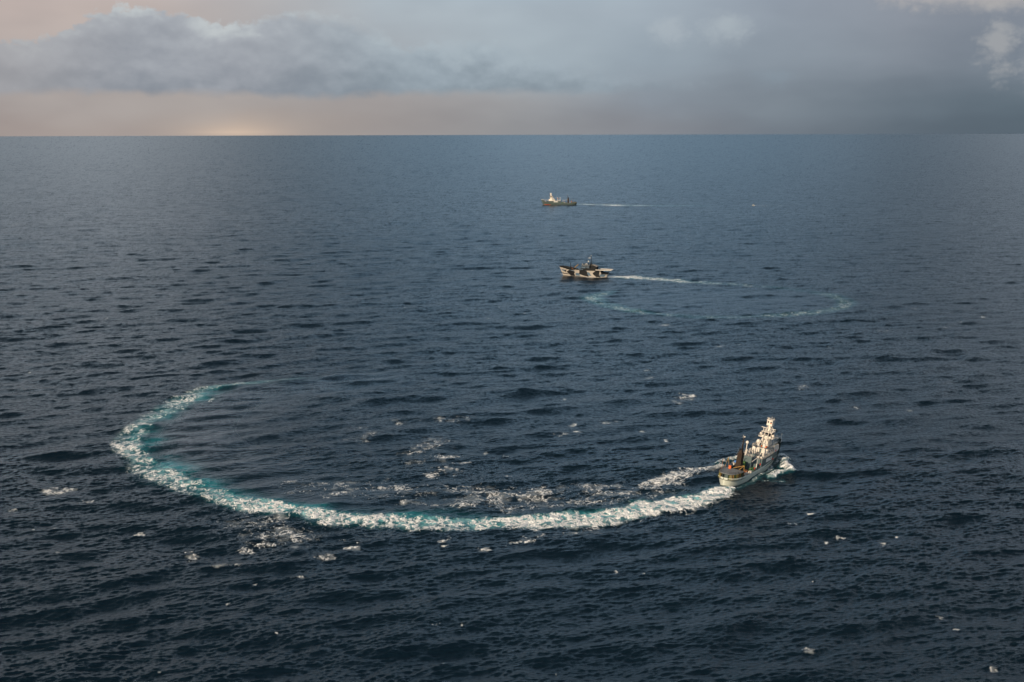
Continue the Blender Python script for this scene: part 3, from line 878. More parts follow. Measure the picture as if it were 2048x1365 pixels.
# ------------------------------------------------------------------ the grey catcher ships
C_TOP = [(-34.5, 3.7), (-25, 3.35), (-10, 3.5), (5, 4.2), (12, 4.8), (18.7, 5.5), (25, 6.5), (29, 7.8), (34.5, 9.9)]
C_BT = [(-34.5, 0.0), (-34.35, 1.2), (-34, 2.1), (-33.2, 3.1), (-32, 3.9), (-30, 4.6), (-26, 5.1), (-15, 5.35), (2, 5.4), (10, 5.2), (18, 4.6), (24, 3.6), (29, 2.2), (32.5, 1.0), (34.5, 0.05)]
C_BW = [(-34.5, 0.0), (-34, 1.2), (-33, 2.2), (-31, 3.3), (-28, 4.2), (-20, 5.0), (0, 5.3), (10, 4.7), (18, 3.4), (25, 1.8), (30, 0.7), (34.5, 0.02)]
def catcher(label, hullmat, sidemat, group, boot=0.0):
    t = thing('catcher_ship', label, 'ship', group)
    xs = sorted(set(list(np.linspace(-34.5, 34.5, 60)) + [-34.4, -34.2, -33.9, -33.0, -32.5, 34.0]))
    hull_mesh(xs, C_BT, C_BW, C_TOP, 30.8, -33.2, [-1, -0.55, 0, 0.2, 0.45, 0.7, 1.0], matf=lambda x, z, inner: 2 if inner else (1 if z < boot + max(0, x + 2) * 0.026 * (boot > 0) - (boot == 0) * 1.5 else 0), bul=1.1).build('hull', [hullmat, M_RED, M_DECK], t, True)
    deck_mesh(xs, C_BT, C_TOP, 1.0).build('deck', M_DECK, t)
    # grey sided shelter house amidships, flush with the ship's side
    xl = list(np.linspace(-3, 19.5, 12))
    poly = [(x, -(lerp(C_BT, x) - 0.05)) for x in xl] + [(x, lerp(C_BT, x) - 0.05) for x in reversed(xl)]
    sh = MB().prism(poly, lambda x: lerp(C_TOP, x) - 0.98, lambda x: 7.25 + 0.02 * (x + 3)).build('shelter_house', sidemat, t)
    MB().prism([(x, y * 0.97) for x, y in poly], lambda x: 7.26 + 0.02 * (x + 3), lambda x: 7.36 + 0.02 * (x + 3)).build('shelter_deck', M_ROOF, sh)
    for sd_ in (1, -1):
        xa, xb = 1.5, 10.5
        ya, yb = lerp(C_BT, xa) + 0.0, lerp(C_BT, xb) + 0.0
        p0, p1 = Vector((xa, sd_ * ya, 0)), Vector((xb, sd_ * yb, 0))
        ex = (p0 - p1).normalized() if sd_ == 1 else (p1 - p0).normalized()
        ez = Vector((0, 0, 1)); ey = ex.cross(ez)
        cpt = (p0 + p1) / 2 + Vector((0, sd_ * 0.06, 5.95))
        M = Matrix((( ex.x, ez.x, ey.x, cpt.x), (ex.y, ez.y, ey.y, cpt.y), (ex.z, ez.z, ey.z, cpt.z), (0, 0, 0, 1)))
        text_mesh('RESEARCH', 2.25, M_CREAM, sh, M @ Matrix.Diagonal((0.74, 1, 1, 1)))
        for x in (13.2, 15.0, 16.8):
            y = sd_ * (lerp(C_BT, x) - 0.02)
            MB().cyl((x, y - 0.05, 6.2), (x, y + 0.05, 6.2), 0.22, n=10).build('porthole', M_GLASS, sh)
    for sd_ in (1, -1):
        MB().rail([(x, sd_ * (lerp(C_BT, x) - 0.35), 7.36 + 0.02 * (x + 3)) for x in (-2.8, 3, 9, 14)]).build('railing', M_WHITE, sh)
    MB().rail([(-2.8, -5, 7.36), (-2.8, 5, 7.36)]).build('railing', M_WHITE, sh)
    # bridge block
    br = MB().box(7.6, 18.0, -4.1, 4.1, 7.7, 10.0, 0.15, 0.1).build('bridge_house', M_WHITE, t)
    MB().box(7.2, 18.5, -4.4, 4.4, 10.0, 10.14).build('bridge_deck', M_ROOF, br)
    MB().rail([(18.3, -4.2, 10.14), (7.4, -4.2, 10.14), (7.4, 4.2, 10.14), (18.3, 4.2, 10.14)]).build('railing', M_WHITE, br)
    for sd_ in (1, -1):
        for x in (9, 11.4, 13.8, 16.2):
            MB().box(x - 0.4, x + 0.4, sd_ * 4.05 - 0.06, sd_ * 4.05 + 0.06, 8.6, 9.3).build('window', M_GLASS, br)
        MB().sideprism([(13.0, 7.7), (19.0, 7.7), (20.2, 8.6), (19.2, 10.9), (13.0, 10.9)], sd_ * 4.45 - 0.06, sd_ * 4.45 + 0.06).build('wing_bulwark', M_WHITE, br)
        MB().box(8.6, 9.3, sd_ * 1.9 - 0.4, sd_ * 1.9 + 0.4, 10.14, 11.2).build('vent', M_WHITE, br)
    MB().box(7.52, 7.62, -0.5, 0.5, 7.75, 9.6).build('door', M_SIDE, br)
    tr = MB().box(12.6, 17.2, -1.75, 1.75, 10.14, 14.0, 0.1, 0.06).build('wheelhouse', M_WHITE, t)
    for y in (-1.05, 0.0, 1.05):
        MB().box(17.08, 17.24, y - 0.38, y + 0.38, 12.4, 13.2).build('window', M_GLASS, tr)
    MB().box(12.55, 12.72, -0.3, 0.35, 10.3, 12.2).build('door', M_ROOF, tr)
    for y in (-1.25, 1.25):
        MB().cyl((12.4, y, 10.2), (12.4, y, 13.9), 0.14).build('pipe', M_WHITE, tr)
        MB().box(12.58, 12.68, y * 0.55 - 0.22, y * 0.55 + 0.22, 12.7, 13.4).build('window', M_GLASS, tr)
    MB().cyl((10.6, 2.6, 10.1), (10.6, 2.6, 11.1), 0.5).build('radome_stand', M_WHITE, tr)
    MB().ball((10.6, 2.6, 11.95), 0.95, 14, 1.1).build('radome', M_WHITE, t, True)
    # upper bridge with its open sides
    ub = MB().box(12.0, 17.8, -3.6, 3.6, 14.0, 14.22).build('upper_bridge', M_WHITE, t)
    s_ = MB()
    s_.box(12.7, 12.82, -2.3, 2.3, 14.22, 14.8).box(17.2, 17.32, -2.3, 2.3, 14.22, 15.3)
    s_.box(12.82, 17.2, -2.32, -2.2, 14.22, 14.8).box(12.82, 17.2, 2.2, 2.32, 14.22, 14.8)
    s_.build('bulwark', M_WHITE, ub)
    f_ = MB()
    for x in (12.75, 17.25):
        for y in (-2.25, -0.8, 0.8, 2.25):
            f_.box(x - 0.1, x + 0.1, y - 0.1, y + 0.1, 14.8, 16.5)
    f_.build_each('window_post', M_WHITE, ub)
    MB().box(13.0, 17.0, -1.6, 1.6, 14.25, 16.45).build('inner_cabin', M_GLASS, ub)
    MB().box(12.4, 17.6, -2.6, 2.6, 16.5, 16.75).build('roof', M_WHITE, ub)
    for sd_ in (1, -1):
        d_ = MB().cyl((13.6, sd_ * 3.0, 14.22), (13.6, sd_ * 3.0, 15.1), 0.18)
        d_.cyl((13.1, sd_ * 3.0, 15.4), (14.1, sd_ * 3.0, 15.4), 0.48, n=12)
        d_.build('searchlight', M_WHITE, ub, False)
        MB().rail([(12.1, sd_ * 3.5, 14.22), (17.7, sd_ * 3.5, 14.22)], 0.9).build('railing', M_WHITE, ub)
    # mast and lookout barrel
    ms = MB()
    ms.box(14.8, 16.4, -0.55, 0.55, 16.75, 19.4, 0.3, 0.18)
    for sd_ in (1, -1):
        ms.cyl((14.8, sd_ * 0.55, 18.9), (8.2, sd_ * 1.6, 10.1), 0.16)
        ms.cyl((16.3, sd_ * 0.5, 18.9), (16.9, sd_ * 2.2, 16.7), 0.12)
    for k in range(5):
        a = k / 5.0
        ms.cyl((14.8 - 6.6 * a, 0.55 + 1.05 * a, 18.9 - 8.8 * a), (14.8 - 6.6 * a, -0.55 - 1.05 * a, 18.9 - 8.8 * a), 0.08, n=6)
    ms = ms.build('mast', M_WHITE, t)
    y_ = MB()
    for sd_ in (1, -1):
        y_.box(14.2, 14.7, min(sd_ * 0.4, sd_ * 3.5), max(sd_ * 0.4, sd_ * 3.5), 18.1, 18.3)
        y_.box(14.3, 14.6, sd_ * 2.3 - 0.12, sd_ * 2.3 + 0.12, 16.75, 18.1)
        y_.cyl((14.4, sd_ * 1.2, 16.8), (14.4, sd_ * 1.2, 17.8), 0.2)
    y_.build('yardarm', M_WHITE, ms)
    nest = MB().box(14.5, 17.2, -1.35, 1.35, 19.4, 22.1, -0.05, 0.08)
    nest = nest.build('crow_nest', M_WHITE, ms)
    nest2 = ((-0.65, M_GLASS), (0.65, M_GLASS))
    for y, mm in nest2:
        MB().box(14.42, 14.56, y - 0.33, y + 0.33, 20.7, 21.5).build('window', mm, ms)
        MB().box(17.12, 17.28, y - 0.33, y + 0.33, 20.7, 21.5).build('window', mm, ms)
    MB().box(14.38, 14.6, -0.95, -0.4, 20.35, 20.75).build('orange_panel', M_ORANGE, ms)
    MB().box(14.2, 17.5, -1.55, 1.55, 22.1, 22.22).build('nest_roof', M_WHITE, ms)
    an = MB()
    for (x, y, h) in ((15.2, -0.5, 1.5), (16.5, -1.1, 0.9), (16.0, 0.9, 0.7)):
        an.cyl((x, y, 22.2), (x, y, 22.2 + h), 0.09, n=6)
    an.box(15.0, 15.25, 0.2, 1.6, 22.7, 22.9).cyl((15.1, 0.9, 22.2), (15.1, 0.9, 22.8), 0.12)
    an.build_each('antenna', M_WHITE, ms)
    for a, b in (((15.6, 0, 19.2), (33.8, 0, 10.0)), ((15.0, 0.5, 18.2), (-2.2, 3.3, 12.6)), ((15.0, -0.5, 18.2), (2.7, -3.2, 13.3)), ((-17.0, 0, 17.0), (-33.0, 0, 5.4)), ((-17.0, 0, 17.5), (-2.2, 3.3, 12.6)), ((15.6, 1.2, 19.3), (14.0, 4.3, 10.2)), ((15.6, -1.2, 19.3), (14.0, -4.3, 10.2))):
        MB().cyl(a, b, 0.045, n=4).build('stay_wire', M_ROOF, ms)
    # gunner's gangway and bow gun
    gw = MB().sideprism([(18.5, 8.5), (29.4, 8.9), (29.4, 9.05), (18.5, 8.65)], -0.5, 0.5)
    gw.rail([(18.6, 0.5, 8.65), (29.4, 0.5, 9.05)], 0.9).rail([(18.6, -0.5, 8.65), (29.4, -0.5, 9.05)], 0.9)
    for x in (22, 26):
        gw.cyl((x, 0.4, lerp(C_TOP, x) - 1), (x, 0.4, 8.7), 0.1, n=6).cyl((x, -0.4, lerp(C_TOP, x) - 1), (x, -0.4, 8.7), 0.1, n=6)
    gw.build('gangway', M_WHITE, t)
    bp = MB().prism([(29.2, -1.9), (31.6, -1.1), (33.4, -0.45), (33.4, 0.45), (31.6, 1.1), (29.2, 1.9)], 8.85, 9.05).build('gun_platform', M_DECK, t)
    g_ = MB().cyl((31.4, 0, 9.05), (31.4, 0, 10.0), 0.35, 0.25).ball((31.4, 0, 10.2), 0.4)
    g_.build('gun_pedestal', M_SIDE, bp)
    MB().cyl((30.2, 0, 10.2), (33.4, 0, 10.45), 0.2, 0.13).build('harpoon_gun', M_SIDE, bp)
    for sd_ in (1, -1):
        MB().rail([(29.3, sd_ * 1.95, 9.05), (32.0, sd_ * 1.2, 9.4), (34.0, sd_ * 0.4, 9.9)], 1.0, 0.06).build('railing', M_CREAM, bp)
    MB().cyl((34.1, 0, 9.8), (34.9, 0, 12.2), 0.1, 0.06).build('jackstaff', M_WHITE, t)
    w_ = MB().cyl((22.5, -1.4, 6.2), (22.5, 1.4, 6.2), 0.75, n=12).box(21.6, 23.4, -1.8, -1.4, 5.2, 6.9).box(21.6, 23.4, 1.4, 1.8, 5.2, 6.9)
    w_.build('whale_winch', M_FUN, t)
    for (x, y, mm) in ((20.6, -2.6, M_ORANGE), (25.5, 1.3, M_WHITE), (24.8, -1.7, M_FUN), (20.8, 2.8, M_GREEN), (27.5, -0.9, M_ORANGE)):
        z = lerp(C_TOP, x) - 1
        MB().box(x - 0.5, x + 0.5, y - 0.45, y + 0.45, z, z + 1.2, 0.08, 0.08).build('deck_locker', mm, t)
    # kingposts behind the bridge
    kp = MB().cyl((2.7, -3.2, 7.3), (2.7, -3.2, 13.4), 0.28, 0.22)
    kp.cyl((1.2, -4.4, 7.3), (2.7, -3.2, 11.6), 0.15).cyl((1.2, -2.0, 7.3), (2.7, -3.2, 11.6), 0.15).cyl((2.7, -3.2, 12.6), (5.6, -2.2, 15.0), 0.14)
    kp = kp.build('kingpost', M_WHITE, t)
    MB().cyl((2.7, -3.2, 12.0), (2.7, -3.2, 13.4), 0.8, 0.75, n=14).build('signal_drum', M_WHITE, kp)
    MB().box(1.9, 3.5, -4.5, -4.1, 11.9, 12.5).box(1.9, 3.5, -2.3, -1.9, 11.9, 12.5).build_each('orange_float', M_ORANGE, kp)
    kq = MB().cyl((-2.2, 3.3, 7.3), (-2.2, 3.3, 12.8), 0.28, 0.2).cyl((-2.2, 3.3, 10.6), (0.4, 2.4, 8.2), 0.16).build('kingpost', M_WHITE, t)
    MB().ball((-2.2, 3.3, 13.4), 0.75, 12, 1.1).build('radome', M_WHITE, kq, True)
    for (x, y) in ((6.0, 3.4), (4.4, 3.8), (0.6, 3.9), (5.8, -3.4), (6.2, 1.4), (0.2, 0.9), (3.4, 1.2)):
        v_ = MB().cyl((x, y, 7.35), (x, y, 9.0), 0.16, 0.14).ball((x, y, 9.1), 0.24, 8)
        v_.build('ventilator', M_WHITE, t)
    for (x, y) in ((-1.6, -4.3), (-1.6, -2.9), (-1.6, 4.4)):
        MB().cyl((x - 0.7, y, 8.0), (x + 0.7, y, 8.0), 0.42, n=12).build('life_raft', M_WHITE, t)
    MB().box(-1.5, 1.0, -1.6, 1.4, 7.4, 8.3, 0.2, 0.2).build('skylight', M_SIDE, t)
    # funnel with the after mast standing on it
    fu = MB().box(-19.3, -16.2, -1.25, 1.25, 2.4, 8.2, 0.12, 0.08)
    fu.sideprism([(-19.3, 8.2), (-16.1, 8.2), (-15.9, 10.2), (-16.4, 12.0), (-19.0, 12.0)], -1.05, 1.05)
    fu.box(-18.9, -16.5, -0.95, 0.95, 12.0, 13.5, 0.55, 0.6)
    fu = fu.build('funnel', M_FUN, t)
    MB().cyl((-18.3, 0.5, 13.2), (-18.6, 0.5, 14.2), 0.32, n=10).cyl((-17.2, -0.5, 13.2), (-17.4, -0.5, 14.2), 0.32, n=10).build_each('exhaust_pipe', M_BLACK, fu)
    MB().cyl((-17.0, 0, 13.4), (-16.7, 0, 19.0), 0.36, 0.2).cyl((-17.0, -1.0, 17.0), (-17.0, 1.0, 17.0), 0.1, n=6).build('after_mast', M_FUN, fu)
    MB().ball((-16.7, -0.25, 19.3), 0.36, 8).cyl((-16.7, 0.5, 18.6), (-16.7, 0.5, 20.0), 0.07, n=6).build('masthead_light', M_WHITE, fu)
    MB().ball((-15.9, 0.2, 9.6), 0.8, 10).build('radome', M_WHITE, fu, True)
    MB().box(-19.5, -19.38, -0.5, 0.5, 3.0, 4.9).build('door', M_BLACK, fu)
    # after deckhouse with its rounded canopy, hung about with ropes
    out_ = [(x, lerp(C_BT, x) - 0.55) for x in np.linspace(-33.6, -22.5, 14)]
    poly = [(x, -b) for x, b in out_] + [(x, b) for x, b in reversed(out_)]
    can = MB().prism(poly, 5.15, 5.35).build('stern_canopy', M_ROOF, t)
    MB().box(-30.5, -23, -2.6, 2.6, 2.3, 5.15).build('after_house', M_SIDE, t)
    rp = [MB(), MB(), MB()]
    n_ = 0
    for i in range(40):
        u = i / 39.0 * 2 - 1
        x = -34.0 + 8.5 * abs(u) ** 1.8
        b = max(lerp(C_BT, x) - 0.32, 0.05) * (1 if u > 0 else -1)
        z = lerp(C_TOP, x)
        rp[(i * 7 + i // 3) % 3].cyl((x, b, z - 0.7), (x + random.uniform(-0.1, 0.1), b * 0.97, 5.1), 0.12, n=5)
    for mb_, mm in zip(rp, (M_ROPEG, M_BLACK, M_YELLOW)):
        mb_.build_each('hanging_rope', mm, can)
    for sd_ in (1, -1):
        MB().rail([(x, sd_ * b, 5.35) for x, b in out_[::3]], 0.9).build('railing', M_FUN, can)
    MB().box(-24.2, -23.0, 1.3, 2.4, 5.36, 6.7, 0.08, 0.08).build('orange_container', M_ORANGE, can)
    MB().cyl((-28.2, 3.9, 3), (-27.6, 4.2, 10.2), 0.13, 0.09).build('spar', M_WOOD, t)
    MB().cyl((-24.5, 4.6, 3), (-23.8, 3.2, 10.2), 0.09).cyl((-23.2, 2.4, 5), (-23.8, 3.2, 10.2), 0.09).build('derrick_frame', M_YELLOW, t)
    MB().cyl((-21.6, -1.8, 5.2), (-20.8, -3.6, 7.4), 0.13).cyl((-20.8, -3.6, 7.4), (-20.8, -3.8, 3.0), 0.13).cyl((-21.6, 1.0, 5.4), (-20.8, -3.6, 7.4), 0.13).build('davit_frame', M_YELLOW, t)
    for (x, y, r_) in ((-18.5, -4.2, 0.75), (-14.0, -4.4, 0.8), (-20.5, 3.9, 0.7)):
        MB().cyl((x - 0.7, y, 3.3), (x + 0.7, y, 3.3), r_, n=12).build('life_raft', M_WHITE, t, False)
    MB().cyl((-12.2, -3.9, 3.6), (-9.2, -3.9, 3.6), 1.15, n=14).build('covered_winch', M_GREEN, t)
    for (x, y, z, h, mm) in ((-13.5, 0.8, 2.5, 2.6, M_SIDE), (-11.0, 2.6, 2.5, 2.2, M_ROOF), (-8.4, -1.6, 2.5, 3.0, M_SIDE), (-6.0, 2.2, 2.7, 2.6, M_GREEN), (-15.2, -2.8, 2.5, 1.6, M_WOOD), (-5.6, -3.6, 2.7, 2.8, M_SIDE)):
        MB().box(x - 1, x + 1, y - 0.9, y + 0.9, z, z + h, 0.1, 0.1).build('deck_machinery', mm, t)
    cr = MB().cyl((-6.4, -4.2, 2.6), (-6.4, -4.2, 9.0), 0.2).cyl((-6.4, -4.2, 8.8), (-11.5, -3.6, 7.6), 0.16)
    cr.build('crane', M_WHITE, t)
    MB().cyl((-9.5, 3.6, 2.6), (-9.5, 3.6, 8.0), 0.18).cyl((-9.5, 3.6, 7.9), (-13.5, 3.0, 9.4), 0.14).build('crane', M_WHITE, t)
    for (x, y, z) in ((-4.4, -5.1, 5.4), (11.5, -5.2, 5.2), (-10.5, -4.9, 4.6), (16.0, -4.4, 8.3)):
        MB().torus((x, y - 0.08, z), (0, 1, 0), 0.36, 0.15).build('lifebuoy', M_REDBUOY, t)
    for sd_ in (1, -1):
        MB().rail([(x, sd_ * (lerp(C_BT, x) - 0.1), lerp(C_TOP, x)) for x in (-22, -16, -10, -4)], 0.7).build('railing', M_ROOF, t)
    return t

def set_pose(o, px_, py_, rz, heel=0.0, dz=0.0, trim=0.0):
    g = ground(px_, py_)
    o.location = (g[0], g[1], dz)
    o.rotation_euler = (R(heel), R(trim), R(rz))

near = catcher('grey ship with white bridge tower leaning in its turn, nearest of the three', M_HULL, M_SIDE, 'grey catcher ships')
st, bo = np.array(ground(1449, 973)), np.array(ground(1561, 908))
near_rz = math.degrees(math.atan2(*(bo - st)[::-1]))
near_len = np.hypot(*(bo - st))
print('near ship', near_rz, near_len)
mid_ = (st + bo) / 2
near.location = (99.4, 577.1, 0.0)
near.rotation_euler = (R(7.5), R(1.4), R(59.27))
near.scale = (0.905, 0.905, 0.905)

far = catcher('grey ship with white bridge tower and red waterline, farthest from the camera', M_HULLF, M_HULLF, 'grey catcher ships', 0.08)
set_pose(far, 1118, 410.0, 178.0, 0.0)
far_l = np.array(ground(1083, 410)); far_r = np.array(ground(1154, 410)); print('far length', np.hypot(*(far_r - far_l)))

# small workboat stowed on the nearest ship's after deck
def workboat():
    t = thing('dinghy', 'small white and blue boat stowed on the nearest ship behind its funnel', 'boat')
    xs = list(np.linspace(-2.6, 2.6, 14))
    bt = [(-2.6, 0.75), (0, 1.05), (1.6, 0.8), (2.3, 0.4), (2.6, 0.03)]
    bw = [(-2.6, 0.45), (0, 0.7), (1.6, 0.4), (2.6, 0.02)]
    hull_mesh(xs, bt, bw, [(-2.6, 1.0), (1, 1.05), (2.6, 1.4)], 2.0, -2.4, [-1, -0.5, 0, 0.5, 1.0], keel=-0.3, bul=0.3, thick=0.08).build('hull', M_WHITE, t, True)
    deck_mesh(xs[:-1], bt, [(-2.6, 1.0), (1, 1.05), (2.6, 1.4)], 0.3, 0.05).build('floor', M_ROOF, t)
    MB().box(-1.2, 0.8, -0.7, 0.7, 0.7, 1.5, 0.3, 0.15).build('blue_cover', M_BLUE, t)
    return t
wb = workboat()
bpy.context.view_layer.update()
wb.location = near.matrix_world @ Vector((-13.2, 3.2, 5.3))
wb.rotation_euler = near.rotation_euler
wb.scale = near.scale

# ------------------------------------------------------------------ the camouflaged ship
def camo_ship():
    t = thing('camouflaged_ship', 'black, beige and blue camouflaged ship with a pale helicopter deck at the stern', 'ship')
    def q(pts):
        out = []
        for a, b in pts:
            yw = 745 + 45 * (a - 380) / 1320
            out.append((25 - (a - 262) * 50 / 1425, (yw - b) / 30.0))
        return out
    BL = [q(p) for p in ([(540, 650), (600, 605), (740, 640), (720, 680), (742, 740), (640, 742), (605, 700)], [(940, 590), (1100, 620), (1105, 680), (1140, 750), (1050, 730), (930, 690)],
                         [(1315, 670), (1400, 600), (1480, 585), (1450, 700), (1480, 780), (1400, 765), (1330, 705)], [(1530, 600), (1700, 600), (1690, 690), (1530, 700)],
                         [(230, 440), (430, 470), (760, 570), (600, 575), (430, 530), (300, 500)], [(430, 600), (500, 570), (470, 650), (440, 630)], [(330, 665), (560, 696), (575, 715), (350, 690)])]
    BU = [q(p) for p in ([(790, 670), (880, 670), (910, 745), (790, 735)], [(1115, 640), (1180, 650), (1235, 735), (1140, 735)], [(590, 580), (725, 592), (735, 640), (610, 605)],
                         [(960, 560), (1085, 560), (1100, 620), (950, 590)], [(1490, 705), (1640, 710), (1600, 770), (1500, 770)], [(350, 570), (440, 580), (430, 620), (365, 600)])]
    def grow(p, k):
        cx = sum(a for a, b in p) / len(p); cz = sum(b for a, b in p) / len(p)
        return [(cx + (a - cx) * k, cz + (b - cz) * k) for a, b in p]
    BL = [grow(p, 1.35 if i < 3 else 1.08) for i, p in enumerate(BL)]
    BU = [grow(p, 1.2) for p in BU]
    def inside(poly, x, z):
        c = False
        for (x0, z0), (x1, z1) in zip(poly, poly[1:] + poly[:1]):
            if (z0 > z) != (z1 > z) and x < (x1 - x0) * (z - z0) / (z1 - z0) + x0:
                c = not c
        return c
    def mf(x, z, inner):
        if inner: return 1
        if any(inside(p, x, z) for p in BL): return 1
        if any(inside(p, x, z) for p in BU): return 2
        return 0
    zt = [(-25, 4.0), (-19, 4.2), (-18.6, 6.0), (-8, 6.0), (-4, 6.0), (4, 6.2), (9, 6.6), (14.5, 8.0), (19, 8.8), (25, 9.4)]
    bt = [(-25, 3.2), (-24, 3.9), (-20, 4.5), (-8, 4.9), (4, 4.9), (12, 4.2), (18, 2.9), (22, 1.6), (25, 0.05)]
    bw = [(-25, 2.4), (-20, 3.9), (-8, 4.6), (4, 4.3), (12, 3.0), (18, 1.5), (22, 0.6), (25, 0.02)]
    xs = list(np.linspace(-25, 25, 170))
    hull_mesh(xs, bt, bw, zt, 20.8, -24.2, [-1, -0.5] + list(np.linspace(0, 1, 26)), matf=mf, bul=1.0).build('hull', [M_BEIGE, M_BLACK, M_CBLUE], t)
    deck_mesh(xs, bt, zt, 0.9).build('deck', M_DECK, t)
    # helicopter deck
    hd = MB().prism([(-28.4, -3.6), (-13.8, -4.3), (-13.8, 4.3), (-28.4, 3.6)], 6.5, 6.85).build('helideck', M_ROOF, t)
    MB().prism([(-28.8, -4.2), (-13.8, -5.1), (-13.8, -4.35), (-28.8, -3.65)], 6.75, 7.25).prism([(-28.8, 3.65), (-13.8, 4.35), (-13.8, 5.1), (-28.8, 4.2)], 6.75, 7.25).prism([(-29.4, -4.2), (-28.8, -4.2), (-28.8, 4.2), (-29.4, 4.2)], 6.75, 7.25).build('safety_net', M_WHITE, hd)
    for x in (-27, -23, -19.5):
        for y in (-3.2, 3.2):
            MB().cyl((x if x > -25 else -24.5, y * 0.9, 3.2), (x, y, 6.5), 0.16, n=6).build('support', M_BLACK, hd)
    # deckhouse and bridge
    dh = MB().box(-14.5, 1.5, -3.6, 3.6, 5.0, 8.2, 0.4, 0.1)
    dh = dh.build('deckhouse', M_BLACK, t)
    wh = MB().sideprism([(-7.0, 8.2), (0.6, 8.2), (1.2, 9.2), (0.5, 11.0), (-7.0, 11.0)], -3.5, 3.5).build('wheelhouse', M_WHEEL, t)
    for i in range(5):
        y = -2.6 + 1.3 * i
        MB().box(0.72, 1.0, y - 0.5, y + 0.5, 9.7, 10.5).build('window', M_GLASS, wh)
    for sd_ in (1, -1):
        for x in (-4.6, -2.8, -1.0):
            MB().box(x - 0.6, x + 0.6, sd_ * 3.5 - 0.04, sd_ * 3.5 + 0.04, 9.7, 10.5).build('window', M_GLASS, wh)
        MB().box(-3.6, 0.2, sd_ * 4.3 - 0.7, sd_ * 4.3 + 0.7, 8.2, 9.3).build('bridge_wing', M_CBLUE, wh)
    MB().box(-7.4, 0.9, -3.7, 3.7, 11.0, 11.15).build('roof', M_ROOF, wh)
    MB().rail([(0.8, -3.6, 11.15), (-7.2, -3.6, 11.15), (-7.2, 3.6, 11.15), (0.8, 3.6, 11.15)], 0.9).build('railing', M_BLACK, wh)
    hg = MB().sideprism([(-14.4, 8.2), (-9.2, 8.2), (-9.2, 11.2), (-10.0, 11.5), (-14.4, 9.9)], -2.8, 2.8).build('hangar', M_BLACK, t)
    MB().sideprism([(-14.6, 9.95), (-10.0, 11.55), (-9.0, 11.25), (-9.0, 11.4), (-10.0, 11.7), (-14.6, 10.1)], -2.95, 2.95).build('hangar_roof', M_BEIGE, hg)
    fn = MB().sideprism([(-9.0, 8.2), (-7.2, 8.2), (-7.2, 11.9), (-9.0, 12.6)], -1.2, 1.2).build('funnel', M_BLACK, t)
    ms = MB().cyl((-7.9, 0, 11.0), (-7.9, 0, 20.0), 0.42, 0.22).cyl((-7.9, -2.0, 16.2), (-7.9, 2.0, 16.2), 0.1, n=6).cyl((-6.8, 0, 11.1), (-7.9, 0, 15.5), 0.14, n=6)
    ms = ms.build('mast', M_BLACK, t)
    MB().box(-7.6, -5.2, -0.25, 0.25, 17.6, 17.9).box(-6.9, -6.4, -1.1, 1.1, 17.9, 18.2).build('radar', M_WHITE, ms)
    MB().ball((-7.9, 0, 20.2), 0.4, 8).build('masthead_light', M_WHITE, ms)
    MB().cyl((-5.4, 0.6, 11.1), (-5.4, 0.6, 13.9), 0.12).build('radome_post', M_BLACK, ms)
    MB().ball((-5.4, 0.6, 14.5), 0.7, 12).build('radome', M_WHITE, ms, True)
    for (x, y) in ((-2.5, 1.6), (-2.9, -1.6), (-4.6, 2.6), (0.2, 2.2)):
        MB().cyl((x, y, 11.15), (x, y, 11.7), 0.14, n=6).ball((x, y, 12.0), 0.42, 8).build('radome', M_WHITE, t, True)
    # foremast, yellow crane, forward gear
    fm_ = MB().cyl((13.0, 0, 5.8), (13.0, 0, 12.6), 0.5, 0.22).cyl((12.2, 1.2, 5.8), (13.0, 0, 9.6), 0.16, n=6).cyl((12.2, -1.2, 5.8), (13.0, 0, 9.6), 0.16, n=6).cyl((13.0, -0.9, 11.4), (13.0, 0.9, 11.4), 0.1, n=6)
    fm_.build('foremast', M_BLACK, t)
    MB().cyl((11.6, 0, 15.2 - 9.3), (11.6, 0, 15.2 - 6.6), 0.2).build('pennant_staff', M_WOOD, t)
    ck = MB().cyl((8.8, -0.5, 5.1), (8.8, -0.5, 8.0), 0.55, 0.45).build('crane', M_BLACK, t)
    MB().cyl((9.0, -0.5, 7.9), (4.9, 0.6, 11.2), 0.42, 0.3).build('crane_boom', M_YELLOW, ck)
    for (x, y, mm) in ((6.6, 1.5, M_BLACK), (4.6, -1.6, M_CBLUE), (5.0, 2.2, M_BLACK), (2.6, 0.4, M_BLACK), (10.6, 1.4, M_WOOD), (3.0, 2.8, M_BEIGE)):
        MB().box(x - 0.8, x + 0.8, y - 0.8, y + 0.8, 5.1, 7.0, 0.15, 0.15).build('deck_crate', mm, t)
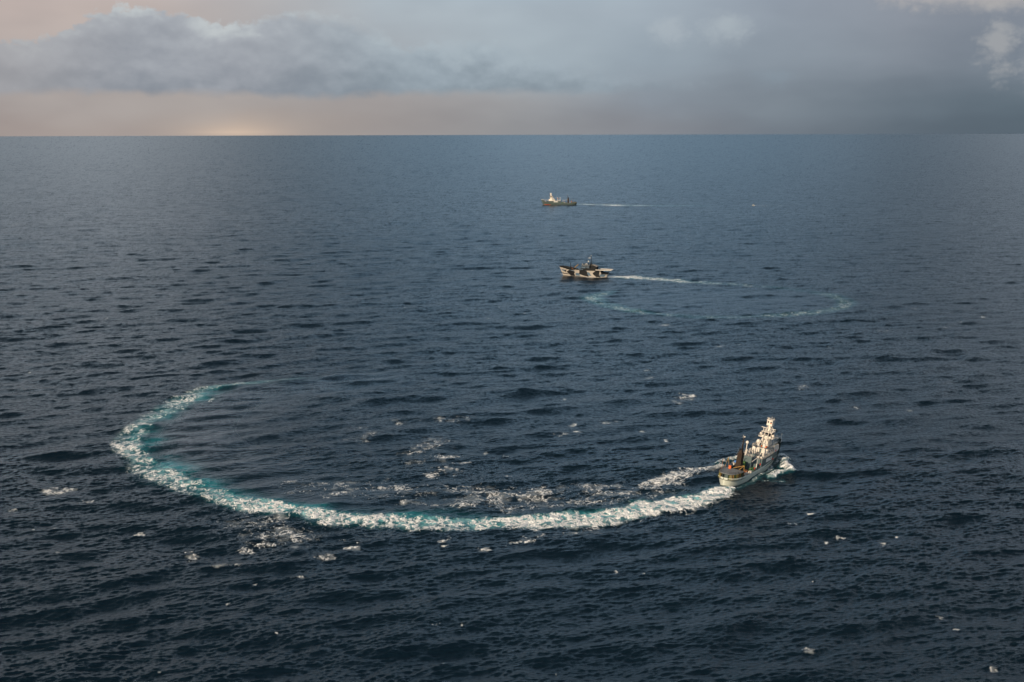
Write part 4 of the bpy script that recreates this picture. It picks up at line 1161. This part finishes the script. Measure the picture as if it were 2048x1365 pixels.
    MB().cyl((17.2, -1.1, 7.1), (17.2, 1.1, 7.1), 0.6, n=10).build('anchor_winch', M_BLACK, t)
    for sd_ in (1, -1):
        MB().rail([(-18.3, sd_ * 4.5, 6.0), (-8, sd_ * 4.8, 6.0), (4, sd_ * 4.8, 6.0), (10, sd_ * 4.3, 6.4)], 0.9).build('railing', M_BLACK, t)
    for sd_ in (1, -1):
        MB().cyl((-1.0, sd_ * 4.0, 6.7), (3.6, sd_ * 4.0, 6.7), 0.55, 0.4, n=10).build('inflatable_tube', M_CBLUE, t)
    return t
camo = camo_ship()
a_, b_ = np.array(ground(1122.5, 551)), np.array(ground(1211.5, 554))
crz = math.degrees(math.atan2(*(a_ - b_)[::-1]))
print('camo ship', crz, np.hypot(*(a_ - b_)))
camo.location = ((a_ + b_)[0] / 2, (a_ + b_)[1] / 2, 0.1)
camo.rotation_euler = (R(-2), R(-0.5), R(crz))
k_ = 1.0

# ------------------------------------------------------------------ small boat far to the right
def motorboat():
    t = thing('motorboat', 'tiny white motorboat running far behind the most distant ship', 'boat')
    xs = list(np.linspace(-3.6, 3.6, 16))
    bt = [(-3.6, 1.15), (0, 1.3), (2.2, 1.0), (3.2, 0.5), (3.6, 0.03)]
    bw = [(-3.6, 0.8), (0, 0.9), (2.2, 0.5), (3.6, 0.02)]
    zt = [(-3.6, 0.95), (1, 1.1), (3.6, 1.6)]
    hull_mesh(xs, bt, bw, zt, 2.8, -3.4, [-1, -0.5, 0, 0.5, 1.0], keel=-0.4, bul=0.4, thick=0.3).build('hull', M_WHITE, t, True)
    deck_mesh(xs[:-1], bt, zt, 0.4, 0.1).build('deck', M_ROOF, t)
    MB().box(-0.8, 0.5, -0.5, 0.5, 0.6, 2.0, 0.15, 0.1).build('console', M_WHITE, t)
    MB().box(-4.1, -3.5, -0.35, 0.35, 0.3, 1.6, 0.1, 0.1).build('outboard_motor', M_BLACK, t)
    return t
mbt = motorboat()
set_pose(mbt, 1507, 411.5, 178, 0, 0.15, -4)
mbt.scale = (0.65, 0.65, 0.65)
